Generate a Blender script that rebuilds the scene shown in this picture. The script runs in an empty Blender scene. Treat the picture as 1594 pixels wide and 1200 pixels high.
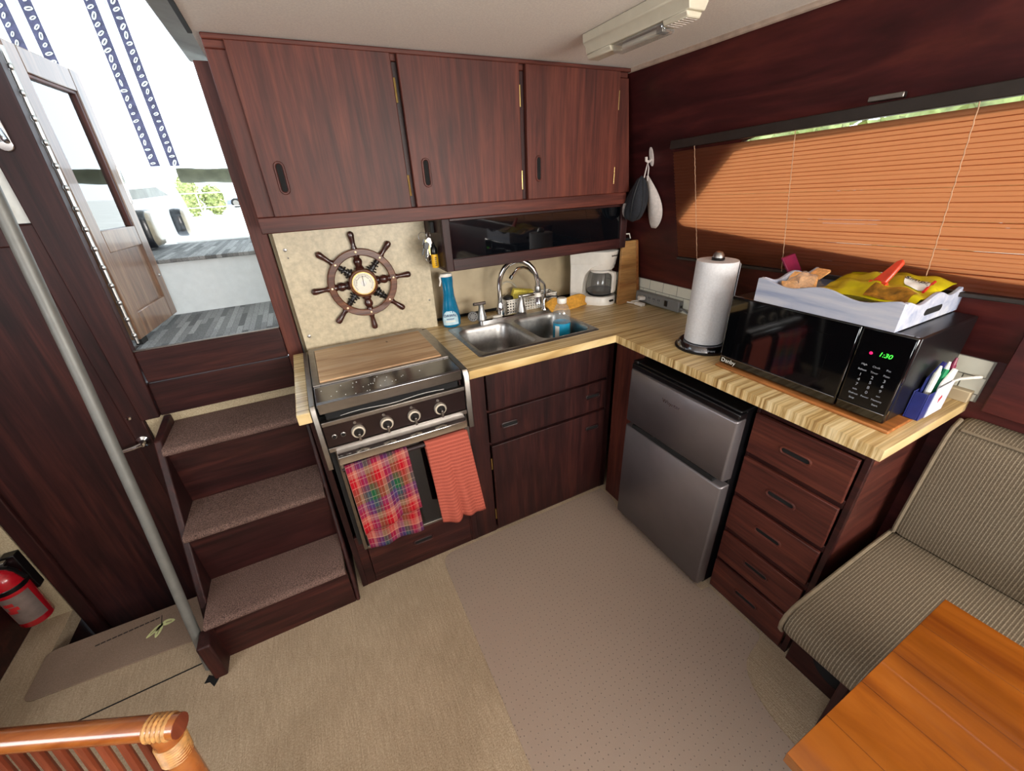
import bpy, math, random
from math import sin, cos, pi, radians, sqrt
from mathutils import Vector, Matrix

random.seed(7)
scene = bpy.context.scene
COL = scene.collection

# ------------------------------------------------------------------ camera
def make_camera():
    yaw, pit, roll = radians(25.86372625), radians(-27.18826881), radians(-2.8521375)
    f = Vector((sin(yaw)*cos(pit), cos(yaw)*cos(pit), sin(pit)))
    r = Vector((cos(yaw), -sin(yaw), 0)); u = r.cross(f)
    r2 = r*cos(roll) + u*sin(roll); u2 = -r*sin(roll) + u*cos(roll)
    M = Matrix(((r2.x, u2.x, -f.x, -1.0425179), (r2.y, u2.y, -f.y, -1.16740692),
                (r2.z, u2.z, -f.z, 1.4831659), (0, 0, 0, 1)))
    cd = bpy.data.cameras.new('camera'); cd.sensor_fit = 'HORIZONTAL'; cd.sensor_width = 36
    cd.lens = 36*618.497/1594; cd.clip_start = 0.02; cd.clip_end = 200
    c = bpy.data.objects.new('camera', cd); COL.objects.link(c); c.matrix_world = M
    scene.camera = c
make_camera()

# ------------------------------------------------------------------ light and exposure
scene.view_settings.view_transform = 'Standard'
scene.view_settings.look = 'None'
scene.view_settings.exposure = 0.84
scene.view_settings.gamma = 1.0
scene.view_settings.use_curve_mapping = False

w = bpy.data.worlds.new('world'); scene.world = w; w.use_nodes = True
bg = w.node_tree.nodes['Background']
bg.inputs[0].default_value = (0.78, 0.90, 1.0, 1); bg.inputs[1].default_value = 2.4

def lamp(name, kind, loc, energy, color, direction, **kw):
    ld = bpy.data.lights.new(name, kind); ld.energy = energy; ld.color = color
    for k, v in kw.items(): setattr(ld, k, v)
    o = bpy.data.objects.new(name, ld); COL.objects.link(o); o.location = loc
    o.rotation_euler = Vector(direction).to_track_quat('-Z', 'Y').to_euler()
    return o
# the sun stands to starboard, beyond the blinds
lamp('sun', 'SUN', (6, -2, 8), 1.85, (1.0, 0.93, 0.82), (-0.80, 0.16, -0.58), angle=radians(0.6))
# daylight falling in through the cabin's other windows (behind and to port of the camera)
lamp('daylight_aft_window', 'AREA', (-0.45, -2.93, 1.42), 36, (1.0, 0.95, 0.88), (0, 1, 0.22), shape='RECTANGLE', size=1.5, size_y=0.62)
lamp('starboard_fill', 'AREA', (0.30, -2.30, 1.42), 20, (1.0, 0.94, 0.86), (-0.8, 0.5, 0.35), shape='RECTANGLE', size=1.0, size_y=0.38)  # added fill lamp, brightens the cabin from the right behind the camera
lamp('daylight_port_window', 'AREA', (-2.66, -1.45, 1.40), 13, (0.95, 0.97, 1.0), (1, 0.1, 0.05), shape='RECTANGLE', size=1.3, size_y=0.5)

# ------------------------------------------------------------------ materials
def lin(c):
    def f(v):
        v /= 255.0
        return v/12.92 if v <= 0.04045 else ((v+0.055)/1.055)**2.4
    return (f(c[0]), f(c[1]), f(c[2]), 1.0)
class NT:
    def __init__(s, name):
        s.m = bpy.data.materials.new(name); s.m.use_nodes = True; s.t = s.m.node_tree
        s.b = s.t.nodes['Principled BSDF']; s.out = s.t.nodes['Material Output']
    def n(s, typ, **kw):
        x = s.t.nodes.new(typ)
        for k, v in kw.items():
            if k.startswith('i_'): x.inputs[int(k[2:])].default_value = v
            else: setattr(x, k, v)
        return x
    def l(s, a, b): s.t.links.new(a, b)
    def coords(s, scale=(1, 1, 1), kind='Object', rot=(0, 0, 0)):
        tc = s.n('ShaderNodeTexCoord'); mp = s.n('ShaderNodeMapping')
        mp.inputs['Scale'].default_value = scale; mp.inputs['Rotation'].default_value = rot
        s.l(tc.outputs[kind], mp.inputs[0]); return mp.outputs[0]
    def noise(s, vec, scale=1, detail=4, rough=0.55, dist=0.0):
        x = s.n('ShaderNodeTexNoise'); x.inputs['Scale'].default_value = scale
        x.inputs['Detail'].default_value = detail; x.inputs['Roughness'].default_value = rough
        x.inputs['Distortion'].default_value = dist
        s.l(vec, x.inputs['Vector']); return x.outputs['Fac']
    def ramp(s, fac, stops, interp='LINEAR'):
        r = s.n('ShaderNodeValToRGB'); e = r.color_ramp; e.interpolation = interp
        while len(e.elements) < len(stops): e.elements.new(0.5)
        for el, (p, c) in zip(e.elements, stops):
            el.position = p; el.color = c if len(c) == 4 else lin(c)
        s.l(fac, r.inputs[0]); return r.outputs[0]
    def mix(s, fac, a, b, mode='MIX'):
        x = s.n('ShaderNodeMix', data_type='RGBA', blend_type=mode)
        for sock, v in ((x.inputs[0], fac), (x.inputs[6], a), (x.inputs[7], b)):
            if hasattr(v, 'is_linked'): s.l(v, sock)
            else: sock.default_value = v
        return x.outputs[2]
    def math(s, op, a, b=0.0):
        x = s.n('ShaderNodeMath', operation=op)
        for sock, v in ((x.inputs[0], a), (x.inputs[1], b)):
            if hasattr(v, 'is_linked'): s.l(v, sock)
            else: sock.default_value = v
        return x.outputs[0]
    def bump(s, h, strength=0.2, dist=0.002):
        x = s.n('ShaderNodeBump'); x.inputs['Strength'].default_value = strength
        x.inputs['Distance'].default_value = dist
        s.l(h, x.inputs['Height']); s.l(x.outputs[0], s.b.inputs['Normal'])
    def set(s, col=None, rough=None, metal=None, coat=None, spec=None):
        if col is not None:
            if hasattr(col, 'is_linked'): s.l(col, s.b.inputs['Base Color'])
            else: s.b.inputs['Base Color'].default_value = col
        if rough is not None:
            if hasattr(rough, 'is_linked'): s.l(rough, s.b.inputs['Roughness'])
            else: s.b.inputs['Roughness'].default_value = rough
        if metal is not None: s.b.inputs['Metallic'].default_value = metal
        if coat is not None: s.b.inputs['Coat Weight'].default_value = coat
        if spec is not None: s.b.inputs['Specular IOR Level'].default_value = spec
        return s.m

def wood(name, dark, mid, light, axis='z', rough=0.50, freq=26, coat=0.0, lines=0.5, bump=0.12):
    t = NT(name)
    sc = {'x': (1.6, freq, freq), 'y': (freq, 1.6, freq), 'z': (freq, freq, 1.6)}[axis]
    v = t.coords(sc)
    a = t.noise(v, 1.0, 5, 0.6, 0.9)
    fine = t.noise(t.coords(tuple(q*5 for q in sc)), 1.0, 3, 0.6)
    big = t.noise(t.coords((2.2, 2.2, 2.2)), 1.0, 2)
    c = t.ramp(a, [(0.28, dark), (0.5, mid), (0.74, light)])
    c2 = t.ramp(fine, [(0.35, (150, 150, 150)), (0.65, (255, 255, 255))])
    c = t.mix(lines, c, c2, 'MULTIPLY')
    c3 = t.ramp(big, [(0.3, (190, 185, 190)), (0.7, (255, 255, 255))])
    c = t.mix(0.8, c, c3, 'MULTIPLY')
    t.bump(fine, bump, 0.001)
    return t.set(c, rough, coat=coat, spec=0.32 if coat == 0 else 0.5)
def plain(name, c, rough=0.5, metal=0.0, var=0.08, scale=30, bump=0.0, coat=0.0, spec=None):
    t = NT(name); f = t.noise(t.coords((scale,)*3), 1, 3)
    k = tuple(int(max(0, min(255, q*(1-var)))) for q in c); k2 = tuple(int(min(255, q*(1+var))) for q in c)
    col = t.ramp(f, [(0.3, k), (0.7, k2)])
    if bump: t.bump(f, bump, 0.002)
    return t.set(col, rough, metal, coat, spec)
def glass_pane(name, tint=(235, 240, 240), gloss=0.12, rough=0.02, ior=1.5):
    t = NT(name); t.t.nodes.remove(t.b)
    tr = t.n('ShaderNodeBsdfTransparent'); tr.inputs[0].default_value = lin(tint)
    gl = t.n('ShaderNodeBsdfGlossy'); gl.inputs['Roughness'].default_value = rough
    fr = t.n('ShaderNodeFresnel'); fr.inputs[0].default_value = ior
    f = t.math('ADD', fr.outputs[0], gloss)
    mx = t.n('ShaderNodeMixShader'); t.l(f, mx.inputs[0]); t.l(tr.outputs[0], mx.inputs[1]); t.l(gl.outputs[0], mx.inputs[2])
    t.l(mx.outputs[0], t.out.inputs[0]); return t.m
def clear(name, tint, gloss=0.1, body=0.08):
    # thin clear plastic or glass: see-through, a soft sheen at the rim, a trace of milky body
    t = NT(name); t.set(lin((236, 238, 238)), 0.3)
    tr = t.n('ShaderNodeBsdfTransparent'); tr.inputs[0].default_value = lin(tint)
    lw = t.n('ShaderNodeLayerWeight'); lw.inputs[0].default_value = 0.35
    f = t.math('ADD', t.math('MULTIPLY', t.math('POWER', lw.outputs['Facing'], 2.5), 0.35), body)
    gl = t.n('ShaderNodeBsdfGlossy'); gl.inputs['Roughness'].default_value = 0.06
    m1 = t.n('ShaderNodeMixShader'); t.l(f, m1.inputs[0]); t.l(tr.outputs[0], m1.inputs[1]); t.l(t.b.outputs[0], m1.inputs[2])
    m2 = t.n('ShaderNodeMixShader'); m2.inputs[0].default_value = gloss; t.l(m1.outputs[0], m2.inputs[1]); t.l(gl.outputs[0], m2.inputs[2])
    t.l(m2.outputs[0], t.out.inputs[0]); return t.m

M = {}
MAH = ((66, 30, 25), (96, 46, 36), (120, 62, 45))
M['mah_z'] = wood('mahogany_upright', *MAH, 'z')
M['mah_x'] = wood('mahogany_across', *MAH, 'x')
M['mah_y'] = wood('mahogany_along', *MAH, 'y')
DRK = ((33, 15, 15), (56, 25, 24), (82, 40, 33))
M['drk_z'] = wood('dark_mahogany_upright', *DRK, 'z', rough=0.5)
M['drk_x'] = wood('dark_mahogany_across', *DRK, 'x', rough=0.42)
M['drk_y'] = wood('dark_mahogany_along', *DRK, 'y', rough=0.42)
M['wallwood'] = wood('wall_panelling', (44, 16, 18), (74, 28, 28), (102, 45, 37), 'y', rough=0.42, freq=9, lines=0.4)
M['doorwood'] = wood('sheen_washed_teak', (98, 66, 52), (140, 106, 84), (168, 136, 108), 'z', rough=0.3, freq=20, coat=0.3)  # washed pale tone puts the sky sheen into the wood colour
M['tablewood'] = wood('varnished_teak', (112, 54, 10), (146, 80, 18), (166, 98, 32), 'y', rough=0.2, freq=9, coat=0.5, lines=0.15, bump=0.04)
M['rattan'] = wood('rattan_cane', (120, 58, 18), (160, 86, 32), (188, 118, 56), 'x', rough=0.25, freq=20, coat=0.5, lines=0.2)
M['rattan_dark'] = wood('rattan_spindle', (84, 34, 20), (122, 56, 34), (150, 78, 48), 'z', rough=0.35, freq=20)
M['wrap'] = plain('cane_wrapping', (168, 122, 70), 0.45, var=0.15, scale=120)
M['wheelwood'] = wood('ship_wheel_wood', (60, 30, 20), (110, 64, 40), (160, 106, 66), 'x', rough=0.3, freq=30, coat=0.3)
M['spokewood'] = wood('ship_wheel_spoke', (40, 17, 13), (68, 30, 22), (92, 46, 34), 'z', rough=0.3, freq=20, coat=0.3)
M['spokeblack'] = plain('black_turned_wood', (28, 24, 24), 0.35)
M['boardwood'] = wood('inset_chopping_board', (168, 122, 82), (222, 184, 140), (240, 216, 182), 'x', rough=0.5, freq=26, coat=0.0, lines=0.2)
M['knobring'] = plain('satin_knob_ring', (214, 204, 186), 0.35, 0.6)
M['strainer'] = plain('dull_strainer_steel', (96, 94, 92), 0.55, 0.4)
M['bamboo'] = wood('bamboo_board', (158, 104, 54), (196, 144, 84), (216, 170, 108), 'x', rough=0.5, freq=14, coat=0.0)
M['underboard'] = wood('brown_board', (140, 84, 38), (178, 112, 56), (198, 138, 82), 'y', rough=0.5, freq=14, coat=0.0)

def laminate():
    t = NT('butcher_block_laminate')
    v = t.coords((1.8, 74, 5)); a = t.noise(v, 1, 4, 0.65, 0.4)
    v2 = t.coords((2.5, 210, 12)); b = t.noise(v2, 1, 2, 0.5)
    c = t.ramp(a, [(0.32, (148, 114, 68)), (0.43, (196, 164, 108)), (0.53, (220, 194, 142)), (0.68, (236, 216, 172))])
    d = t.ramp(b, [(0.35, (196, 186, 170)), (0.6, (255, 255, 255))])
    return t.set(t.mix(0.75, c, d, 'MULTIPLY'), 0.34, coat=0.1)
M['laminate'] = laminate()

def carpet(name, c1, c2, scale=260, lines=None, rough=0.95, bump=0.5):
    t = NT(name)
    f = t.noise(t.coords((scale,)*3), 1, 2)
    big = t.noise(t.coords((3, 3, 3)), 1, 3)
    c = t.ramp(f, [(0.3, c1), (0.7, c2)])
    c = t.mix(0.6, c, t.ramp(big, [(0.3, (205, 200, 195)), (0.7, (255, 255, 255))]), 'MULTIPLY')
    h = f
    if lines:
        g = t.noise(t.coords(lines), 1, 2)
        c = t.mix(0.35, c, t.ramp(g, [(0.35, (196, 190, 182)), (0.65, (255, 255, 255))]), 'MULTIPLY')
        h = t.math('ADD', f, g)
    t.bump(h, bump, 0.003)
    return t.set(c, rough, spec=0.15)
M['floor'] = carpet('beige_carpet', (168, 146, 120), (206, 186, 160), 240, (220, 14, 60))
M['carpetwall'] = carpet('cream_wall_carpet', (168, 152, 124), (204, 188, 158), 240)
M['stepcarpet'] = carpet('brown_step_carpet', (62, 48, 46), (142, 114, 104), 330, bump=1.0)
M['rug'] = carpet('taupe_rug', (136, 116, 100), (158, 136, 120), 400, bump=0.15)
M['rug_leaf'] = plain('pale_green_print', (206, 210, 150), 0.9)
M['rug_ink'] = plain('dark_print', (52, 42, 38), 0.9)

def deck_carpet():
    t = NT('striped_deck_carpet')
    v = t.coords((1, 1, 1), rot=(0, 0, radians(90)))
    b = t.n('ShaderNodeTexBrick'); b.offset = 0.37; b.inputs['Scale'].default_value = 1.0
    b.inputs['Color1'].default_value = lin((96, 96, 98)); b.inputs['Color2'].default_value = lin((160, 160, 160)); b.inputs['Mortar'].default_value = lin((112, 112, 112))
    b.inputs['Mortar Size'].default_value = 0.0008; b.inputs['Brick Width'].default_value = 0.21; b.inputs['Row Height'].default_value = 0.021
    t.l(v, b.inputs['Vector'])
    f = t.noise(t.coords((300, 60, 300)), 1, 2)
    c = t.mix(0.6, b.outputs[0], t.ramp(f, [(0.3, (160, 160, 160)), (0.7, (255, 255, 255))]), 'MULTIPLY')
    t.bump(f, 0.4, 0.003); return t.set(c, 0.95)
M['deck'] = deck_carpet()

def vinyl_mat():
    t = NT('clear_vinyl_chair_mat')
    tc = t.coords((1, 1, 1))
    vo = t.n('ShaderNodeTexVoronoi', voronoi_dimensions='2D'); vo.inputs['Scale'].default_value = 52
    vo.inputs['Randomness'].default_value = 0.45; t.l(tc, vo.inputs['Vector'])
    dot = t.ramp(vo.outputs['Distance'], [(0.05, (146, 124, 110)), (0.12, (196, 174, 158))])
    t.bump(vo.outputs['Distance'], 0.1, 0.002)
    m = t.set(dot, 0.36, spec=0.4)
    t.b.inputs['Alpha'].default_value = 0.5
    return m
M['vinyl'] = vinyl_mat()

M['cream'] = plain('cream_laminate_wall', (178, 160, 130), 0.5, var=0.05, scale=12)
M['panel'] = plain('speckled_cream_panel', (188, 174, 146), 0.42, var=0.07, scale=60, bump=0.05)
M['ceiling'] = plain('headliner_vinyl', (240, 234, 226), 0.7, var=0.03, scale=200, bump=0.08)
M['covetrim'] = plain('cream_piping', (176, 156, 140), 0.6)
M['white'] = plain('white_gelcoat', (236, 238, 240), 0.35, var=0.02, coat=0.2)
M['whitematte'] = plain('white_wall_panel', (214, 214, 208), 0.6, var=0.03)
M['black'] = plain('black_plastic', (14, 14, 16), 0.3, var=0.2)
M['blackmatte'] = plain('matt_black', (20, 20, 21), 0.6, var=0.2)
M['blackgloss'] = plain('gloss_black_glass', (6, 7, 9), 0.06, var=0.1, coat=0.5)
M['void'] = plain('dark_gap', (6, 5, 6), 0.9)
M['chrome'] = plain('chrome', (214, 214, 216), 0.09, 1.0, var=0.02)
M['steel'] = plain('brushed_steel', (168, 165, 162), 0.38, 1.0, var=0.06, scale=60)
M['polished'] = plain('polished_steel', (128, 129, 134), 0.16, 1.0, var=0.08, scale=9)
M['alu'] = plain('aluminium_trim', (138, 132, 126), 0.35, 1.0, var=0.05)
M['pole'] = plain('anodised_pole', (118, 118, 114), 0.5, 0.3, var=0.04)
M['fridge'] = plain('stainless_look_door', (126, 120, 122), 0.38, 0.75, var=0.03, scale=8)
M['brass'] = plain('brass', (206, 178, 112), 0.3, 1.0)
M['pin'] = plain('pale_brass_pin', (226, 196, 156), 0.35, 0.6)
M['bronze'] = plain('dark_bronze_panel', (40, 28, 28), 0.25, 0.5, var=0.1, scale=14)
M['paper'] = plain('paper_towel', (208, 208, 210), 0.9, var=0.03, scale=160, bump=0.4)
M['whiteplastic'] = plain('white_plastic', (232, 226, 216), 0.35, var=0.02, coat=0.1)
M['greyplastic'] = plain('grey_plastic', (122, 122, 120), 0.45, var=0.03)
M['tile'] = plain('white_subway_tile', (216, 214, 198), 0.3, var=0.03, scale=8, coat=0.2)
M['grout'] = plain('grey_grout', (132, 130, 122), 0.8)
M['orange_cord'] = plain('rope_white', (226, 228, 226), 0.7)
M['red'] = plain('fire_red', (178, 20, 34), 0.25, var=0.05, coat=0.4)
M['extlabel'] = plain('silver_label', (138, 122, 116), 0.4, 0.3)
M['redprint'] = plain('red_print', (190, 40, 44), 0.5)
M['blue'] = plain('blue_soap', (8, 104, 142), 0.12, var=0.06, coat=0.6)
M['labelblue'] = plain('pale_blue_label', (176, 204, 214), 0.4)
M['navytext'] = plain('navy_print', (24, 44, 100), 0.5)
M['cyan'] = plain('cyan_label', (20, 140, 178), 0.4)
M['yellow'] = plain('yellow_float', (232, 178, 30), 0.4)
M['mustard'] = plain('mustard_cloth', (208, 150, 56), 0.9, var=0.08, scale=90, bump=0.3)
M['sponge'] = plain('yellow_sponge', (214, 196, 84), 0.95, var=0.1, scale=160, bump=0.5)
M['coffee'] = plain('coffee_residue', (30, 18, 12), 0.2)
M['bag'] = plain('yellow_chip_bag', (190, 180, 16), 0.32, var=0.12, scale=20, bump=0.15, coat=0.2)
M['bagbrown'] = plain('brown_chip_print', (132, 92, 28), 0.35, var=0.3, scale=60)
M['clip'] = plain('red_bag_clip', (214, 66, 40), 0.3, coat=0.3)
M['cracker'] = plain('orange_cracker', (226, 168, 104), 0.85, var=0.12, scale=120, bump=0.4)
M['navy'] = plain('navy_box', (34, 44, 112), 0.4)
M['green'] = plain('green_marker', (16, 128, 78), 0.4)
M['maroon'] = plain('maroon_marker', (122, 30, 62), 0.4)
M['pen'] = plain('white_pen_cap', (230, 232, 222), 0.4)
M['card'] = plain('printed_card', (202, 204, 220), 0.5, var=0.04)
M['capdark'] = plain('dark_cap_mesh', (26, 28, 34), 0.9, var=0.3, scale=200, bump=0.3)
M['capbrim'] = plain('pale_cap_brim', (206, 196, 190), 0.85, var=0.05, scale=90)
M['fenderblack'] = plain('black_vinyl_pad', (26, 28, 34), 0.3, coat=0.3)
M['fendertan'] = plain('tan_vinyl_face', (146, 134, 116), 0.3, coat=0.3)
M['olive'] = plain('olive_canvas', (88, 88, 70), 0.85, var=0.12, scale=14)
M['navycanvas'] = plain('hazy_dark_canvas', (84, 82, 108), 0.9, var=0.15, scale=30)  # bluish haze is mixed into this dark canvas colour
M['greycanvas'] = plain('grey_canvas', (150, 150, 146), 0.85, var=0.08, scale=10)
M['leaf'] = plain('sunlit_leaves', (158, 166, 108), 0.7, var=0.3, scale=6)
M['ground'] = plain('pale_concrete', (214, 212, 204), 0.9, var=0.05, scale=2)
M['carpaint'] = plain('grey_car_paint', (120, 128, 146), 0.2, coat=0.5)
M['rubber'] = plain('black_rubber', (22, 22, 22), 0.8)
M['dial'] = plain('dial_face', (226, 220, 204), 0.4, var=0.03)
M['ink'] = plain('dark_ink', (36, 32, 32), 0.6)
M['greyprint'] = plain('grey_keypad_print', (148, 152, 160), 0.5)
M['cord'] = plain('tan_cord', (176, 138, 108), 0.7)
M['glass'] = glass_pane('window_glass')
M['doorglass'] = glass_pane('door_glass', (205, 215, 215), 0.22)
M['darkglass'] = plain('dark_cabinet_glass', (7, 9, 13), 0.04, var=0.05, coat=0.4)
M['bottle'] = clear('clear_bottle', (244, 246, 246), 0.05, 0.10)
M['lampcream'] = plain('cream_lamp_plastic', (196, 188, 168), 0.4, var=0.02)
M['riser'] = plain('white_bulwark', (206, 212, 216), 0.4, var=0.02)
M['carafe'] = clear('carafe_glass', (236, 234, 230), 0.03)
M['lens'] = clear('clear_lens', (235, 235, 230), 0.2)
M['pockets'] = plain('clear_film', (120, 116, 120), 0.2)

def emis(name, c, s):
    t = NT(name); t.b.inputs['Emission Color'].default_value = lin(c); t.b.inputs['Emission Strength'].default_value = s
    return t.set(lin(c), 0.5)
M['led'] = emis('green_led_digits', (60, 230, 60), 1.2)
M['redled'] = emis('red_led', (230, 20, 90), 0.8)

def stripes(name, base, line, axis=1, pitch=0.0125, width=0.22, rough=0.92):
    t = NT(name); tc = t.n('ShaderNodeTexCoord'); sp = t.n('ShaderNodeSeparateXYZ'); t.l(tc.outputs['Object'], sp.inputs[0])
    ph = t.math('FRACT', t.math('MULTIPLY', sp.outputs[axis], 1.0/pitch))
    tri = t.math('ABSOLUTE', t.math('SUBTRACT', ph, 0.5))
    f = t.noise(t.coords((420, 420, 420)), 1, 2)
    c = t.ramp(tri, [(width*0.35, line), (width, base)])
    c = t.mix(0.7, c, t.ramp(f, [(0.3, (150, 145, 140)), (0.7, (255, 255, 255))]), 'MULTIPLY')
    h = t.math('SUBTRACT', 1.0, tri)
    t.bump(h, 0.2, 0.002)
    return t.set(c, rough, spec=0.15)
M['settee'] = stripes('ribbed_taupe_upholstery', (108, 96, 80), (156, 144, 124), pitch=0.0066, width=0.2)
M['welt'] = plain('taupe_welt', (118, 105, 86), 0.9)

def slat_mat():
    t = NT('translucent_bronze_slat')
    f = t.noise(t.coords((3, 3, 60)), 1, 2)
    c = t.ramp(f, [(0.3, (92, 50, 34)), (0.7, (106, 60, 42))])
    t.set(c, 0.45)
    tl = t.n('ShaderNodeBsdfTranslucent'); t.l(t.ramp(f, [(0.3, (218, 136, 86)), (0.7, (230, 150, 98))]), tl.inputs[0])
    mx = t.n('ShaderNodeMixShader'); mx.inputs[0].default_value = 0.5
    t.l(t.b.outputs[0], mx.inputs[1]); t.l(tl.outputs[0], mx.inputs[2]); t.l(mx.outputs[0], t.out.inputs[0])
    return t.m
M['slat'] = slat_mat()
M['bronze_rail'] = plain('dark_bronze_rail', (50, 44, 40), 0.35, 0.3)

def plaid():
    t = NT('plaid_tea_towel')
    uv = t.n('ShaderNodeUVMap'); sp = t.n('ShaderNodeSeparateXYZ'); t.l(uv.outputs[0], sp.inputs[0])
    cols = [(0.0, (150, 16, 28)), (0.22, (156, 92, 80)), (0.36, (92, 30, 66)), (0.50, (62, 46, 86)), (0.66, (28, 74, 46)), (0.86, (92, 56, 42))]
    u = t.math('FRACT', t.math('MULTIPLY', sp.outputs[0], 2.5)); v = t.math('FRACT', t.math('MULTIPLY', sp.outputs[1], 3.6))
    a = t.ramp(u, cols, 'CONSTANT'); b = t.ramp(v, cols, 'CONSTANT')
    c = t.mix(0.5, a, b)
    w1 = t.math('FRACT', t.math('MULTIPLY', sp.outputs[0], 18.4)); w2 = t.math('FRACT', t.math('MULTIPLY', sp.outputs[1], 24.8))
    ln = t.math('MAXIMUM', t.math('LESS_THAN', w1, 0.10), t.math('LESS_THAN', w2, 0.10))
    c = t.mix(t.math('MULTIPLY', ln, 0.14), c, lin((240, 214, 190)))
    f = t.noise(t.coords((500,)*3), 1, 2); t.bump(f, 0.4, 0.002)
    return t.set(c, 0.95, spec=0.1)
M['plaid'] = plaid()
def waffle():
    t = NT('coral_waffle_towel'); uv = t.n('ShaderNodeUVMap')
    ck = t.n('ShaderNodeTexVoronoi', distance='CHEBYCHEV'); ck.inputs['Scale'].default_value = 46; ck.inputs['Randomness'].default_value = 0.0
    t.l(uv.outputs[0], ck.inputs['Vector'])
    c = t.ramp(ck.outputs['Distance'], [(0.1, (132, 62, 50)), (0.5, (178, 92, 76))])
    t.bump(ck.outputs['Distance'], 0.6, 0.003); return t.set(c, 0.95, spec=0.1)
M['waffle'] = waffle()
def whitewash():
    t = NT('whitewashed_wood'); v = t.coords((40, 3, 40)); a = t.noise(v, 1, 5, 0.6, 0.4)
    return t.set(t.ramp(a, [(0.3, (140, 150, 176)), (0.55, (176, 180, 194)), (0.75, (200, 200, 202))]), 0.55)
M['whitewash'] = whitewash()

# ------------------------------------------------------------------ mesh helpers
def rootloc(o):
    while o.parent: o = o.parent
    return Vector(o.location)
class MB:
    def __init__(s): s.v = []; s.f = []; s.uv = []; s.xf = None
    def add(s, vs, fs):
        b = len(s.v)
        for p in vs:
            p = Vector(p)
            s.v.append(s.xf @ p if s.xf else p)
        for f in fs: s.f.append([b+i for i in f])
        return s
    def box(s, x0, x1, y0, y1, z0, z1):
        if x0 > x1: x0, x1 = x1, x0
        if y0 > y1: y0, y1 = y1, y0
        if z0 > z1: z0, z1 = z1, z0
        return s.add([(x0,y0,z0),(x1,y0,z0),(x1,y1,z0),(x0,y1,z0),(x0,y0,z1),(x1,y0,z1),(x1,y1,z1),(x0,y1,z1)],
                     [(0,3,2,1),(4,5,6,7),(0,1,5,4),(1,2,6,5),(2,3,7,6),(3,0,4,7)])
    def hexa(s, p):
        return s.add(p, [(0,3,2,1),(4,5,6,7),(0,1,5,4),(1,2,6,5),(2,3,7,6),(3,0,4,7)])
    def prism(s, pts, axis, a, b):
        # pts: 2-D outline in the other two axes, extruded along axis from a to b
        def P(u, v, t): return {'x': (t, u, v), 'y': (u, t, v), 'z': (u, v, t)}[axis]
        n = len(pts)
        ar = sum(pts[i][0]*pts[(i+1)%n][1]-pts[(i+1)%n][0]*pts[i][1] for i in range(n))
        if ar < 0: pts = pts[::-1]
        if axis == 'y': pts = pts[::-1]
        if a > b: a, b = b, a
        return s.add([P(u, v, a) for u, v in pts]+[P(u, v, b) for u, v in pts],
                     [list(range(n))[::-1], [n+i for i in range(n)]]+[(i, (i+1)%n, n+(i+1)%n, n+i) for i in range(n)])
    def tube(s, pts, r, n=10, closed=False, cap=True):
        pts = [Vector(p) for p in pts]; m = len(pts)
        rs = r if isinstance(r, (list, tuple)) else [r]*m
        t0 = (pts[1]-pts[0]).normalized()
        ref = Vector((0,0,1)) if abs(t0.z) < 0.9 else Vector((1,0,0))
        nrm = t0.cross(ref).normalized(); vs = []; fs = []
        for i, p in enumerate(pts):
            if closed: t = (pts[(i+1)%m]-pts[i-1]).normalized()
            else: t = (pts[min(i+1,m-1)]-pts[max(i-1,0)]).normalized()
            nrm = (nrm - t*nrm.dot(t)).normalized(); bn = t.cross(nrm)
            for k in range(n):
                a = 2*pi*k/n; vs.append(p + (nrm*cos(a)+bn*sin(a))*rs[i])
        for i in range(m if closed else m-1):
            j = (i+1) % m
            for k in range(n): fs.append((i*n+k, i*n+(k+1)%n, j*n+(k+1)%n, j*n+k))
        if cap and not closed:
            fs.append(list(range(n))[::-1]); fs.append([(m-1)*n+k for k in range(n)])
        return s.add(vs, fs)
    def lathe(s, prof, c=(0,0,0), axis=(0,0,1), n=24, a0=0.0, a1=2*pi, cap=True):
        # prof: (radius, height along axis)
        ax = Vector(axis).normalized(); c = Vector(c)
        ref = Vector((1,0,0)) if abs(ax.x) < 0.9 else Vector((0,1,0))
        e1 = (ref-ax*ref.dot(ax)).normalized(); e2 = ax.cross(e1)
        full = abs(a1-a0-2*pi) < 1e-6; m = len(prof); vs = []; fs = []
        k = n if full else n+1
        for (r, h) in prof:
            for i in range(k):
                a = a0+(a1-a0)*i/n; vs.append(c+ax*h+(e1*cos(a)+e2*sin(a))*max(r, 1e-5))
        for j in range(m-1):
            for i in range(n if full else n):
                i2 = (i+1) % k
                fs.append((j*k+i, j*k+i2, (j+1)*k+i2, (j+1)*k+i))
        if full and cap:
            if prof[0][0] > 1e-4: fs.append(list(range(k))[::-1])
            if prof[-1][0] > 1e-4: fs.append([(m-1)*k+i for i in range(k)])
        return s.add(vs, fs)
    def grid(s, fn, nu, nv, thick=0.0):
        b = len(s.v); vs = []; fs = []
        for j in range(nv+1):
            for i in range(nu+1): vs.append(Vector(fn(i/nu, j/nv)))
        for j in range(nv):
            for i in range(nu):
                q = j*(nu+1)+i; fs.append((q, q+1, q+nu+2, q+nu+1))
        s.uvgrid = (b, nu, nv)
        return s.add(vs, fs)
    def loft(s, rings, closed=True, caps=(True, True)):
        n = len(rings[0]); vs = [p for r in rings for p in r]; fs = []
        for j in range(len(rings)-1):
            for i in range(n if closed else n-1):
                i2 = (i+1) % n; fs.append((j*n+i, j*n+i2, (j+1)*n+i2, (j+1)*n+i))
        if caps[0]: fs.append(list(range(n))[::-1])
        if caps[1]: fs.append([(len(rings)-1)*n+i for i in range(n)])
        return s.add(vs, fs)
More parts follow.
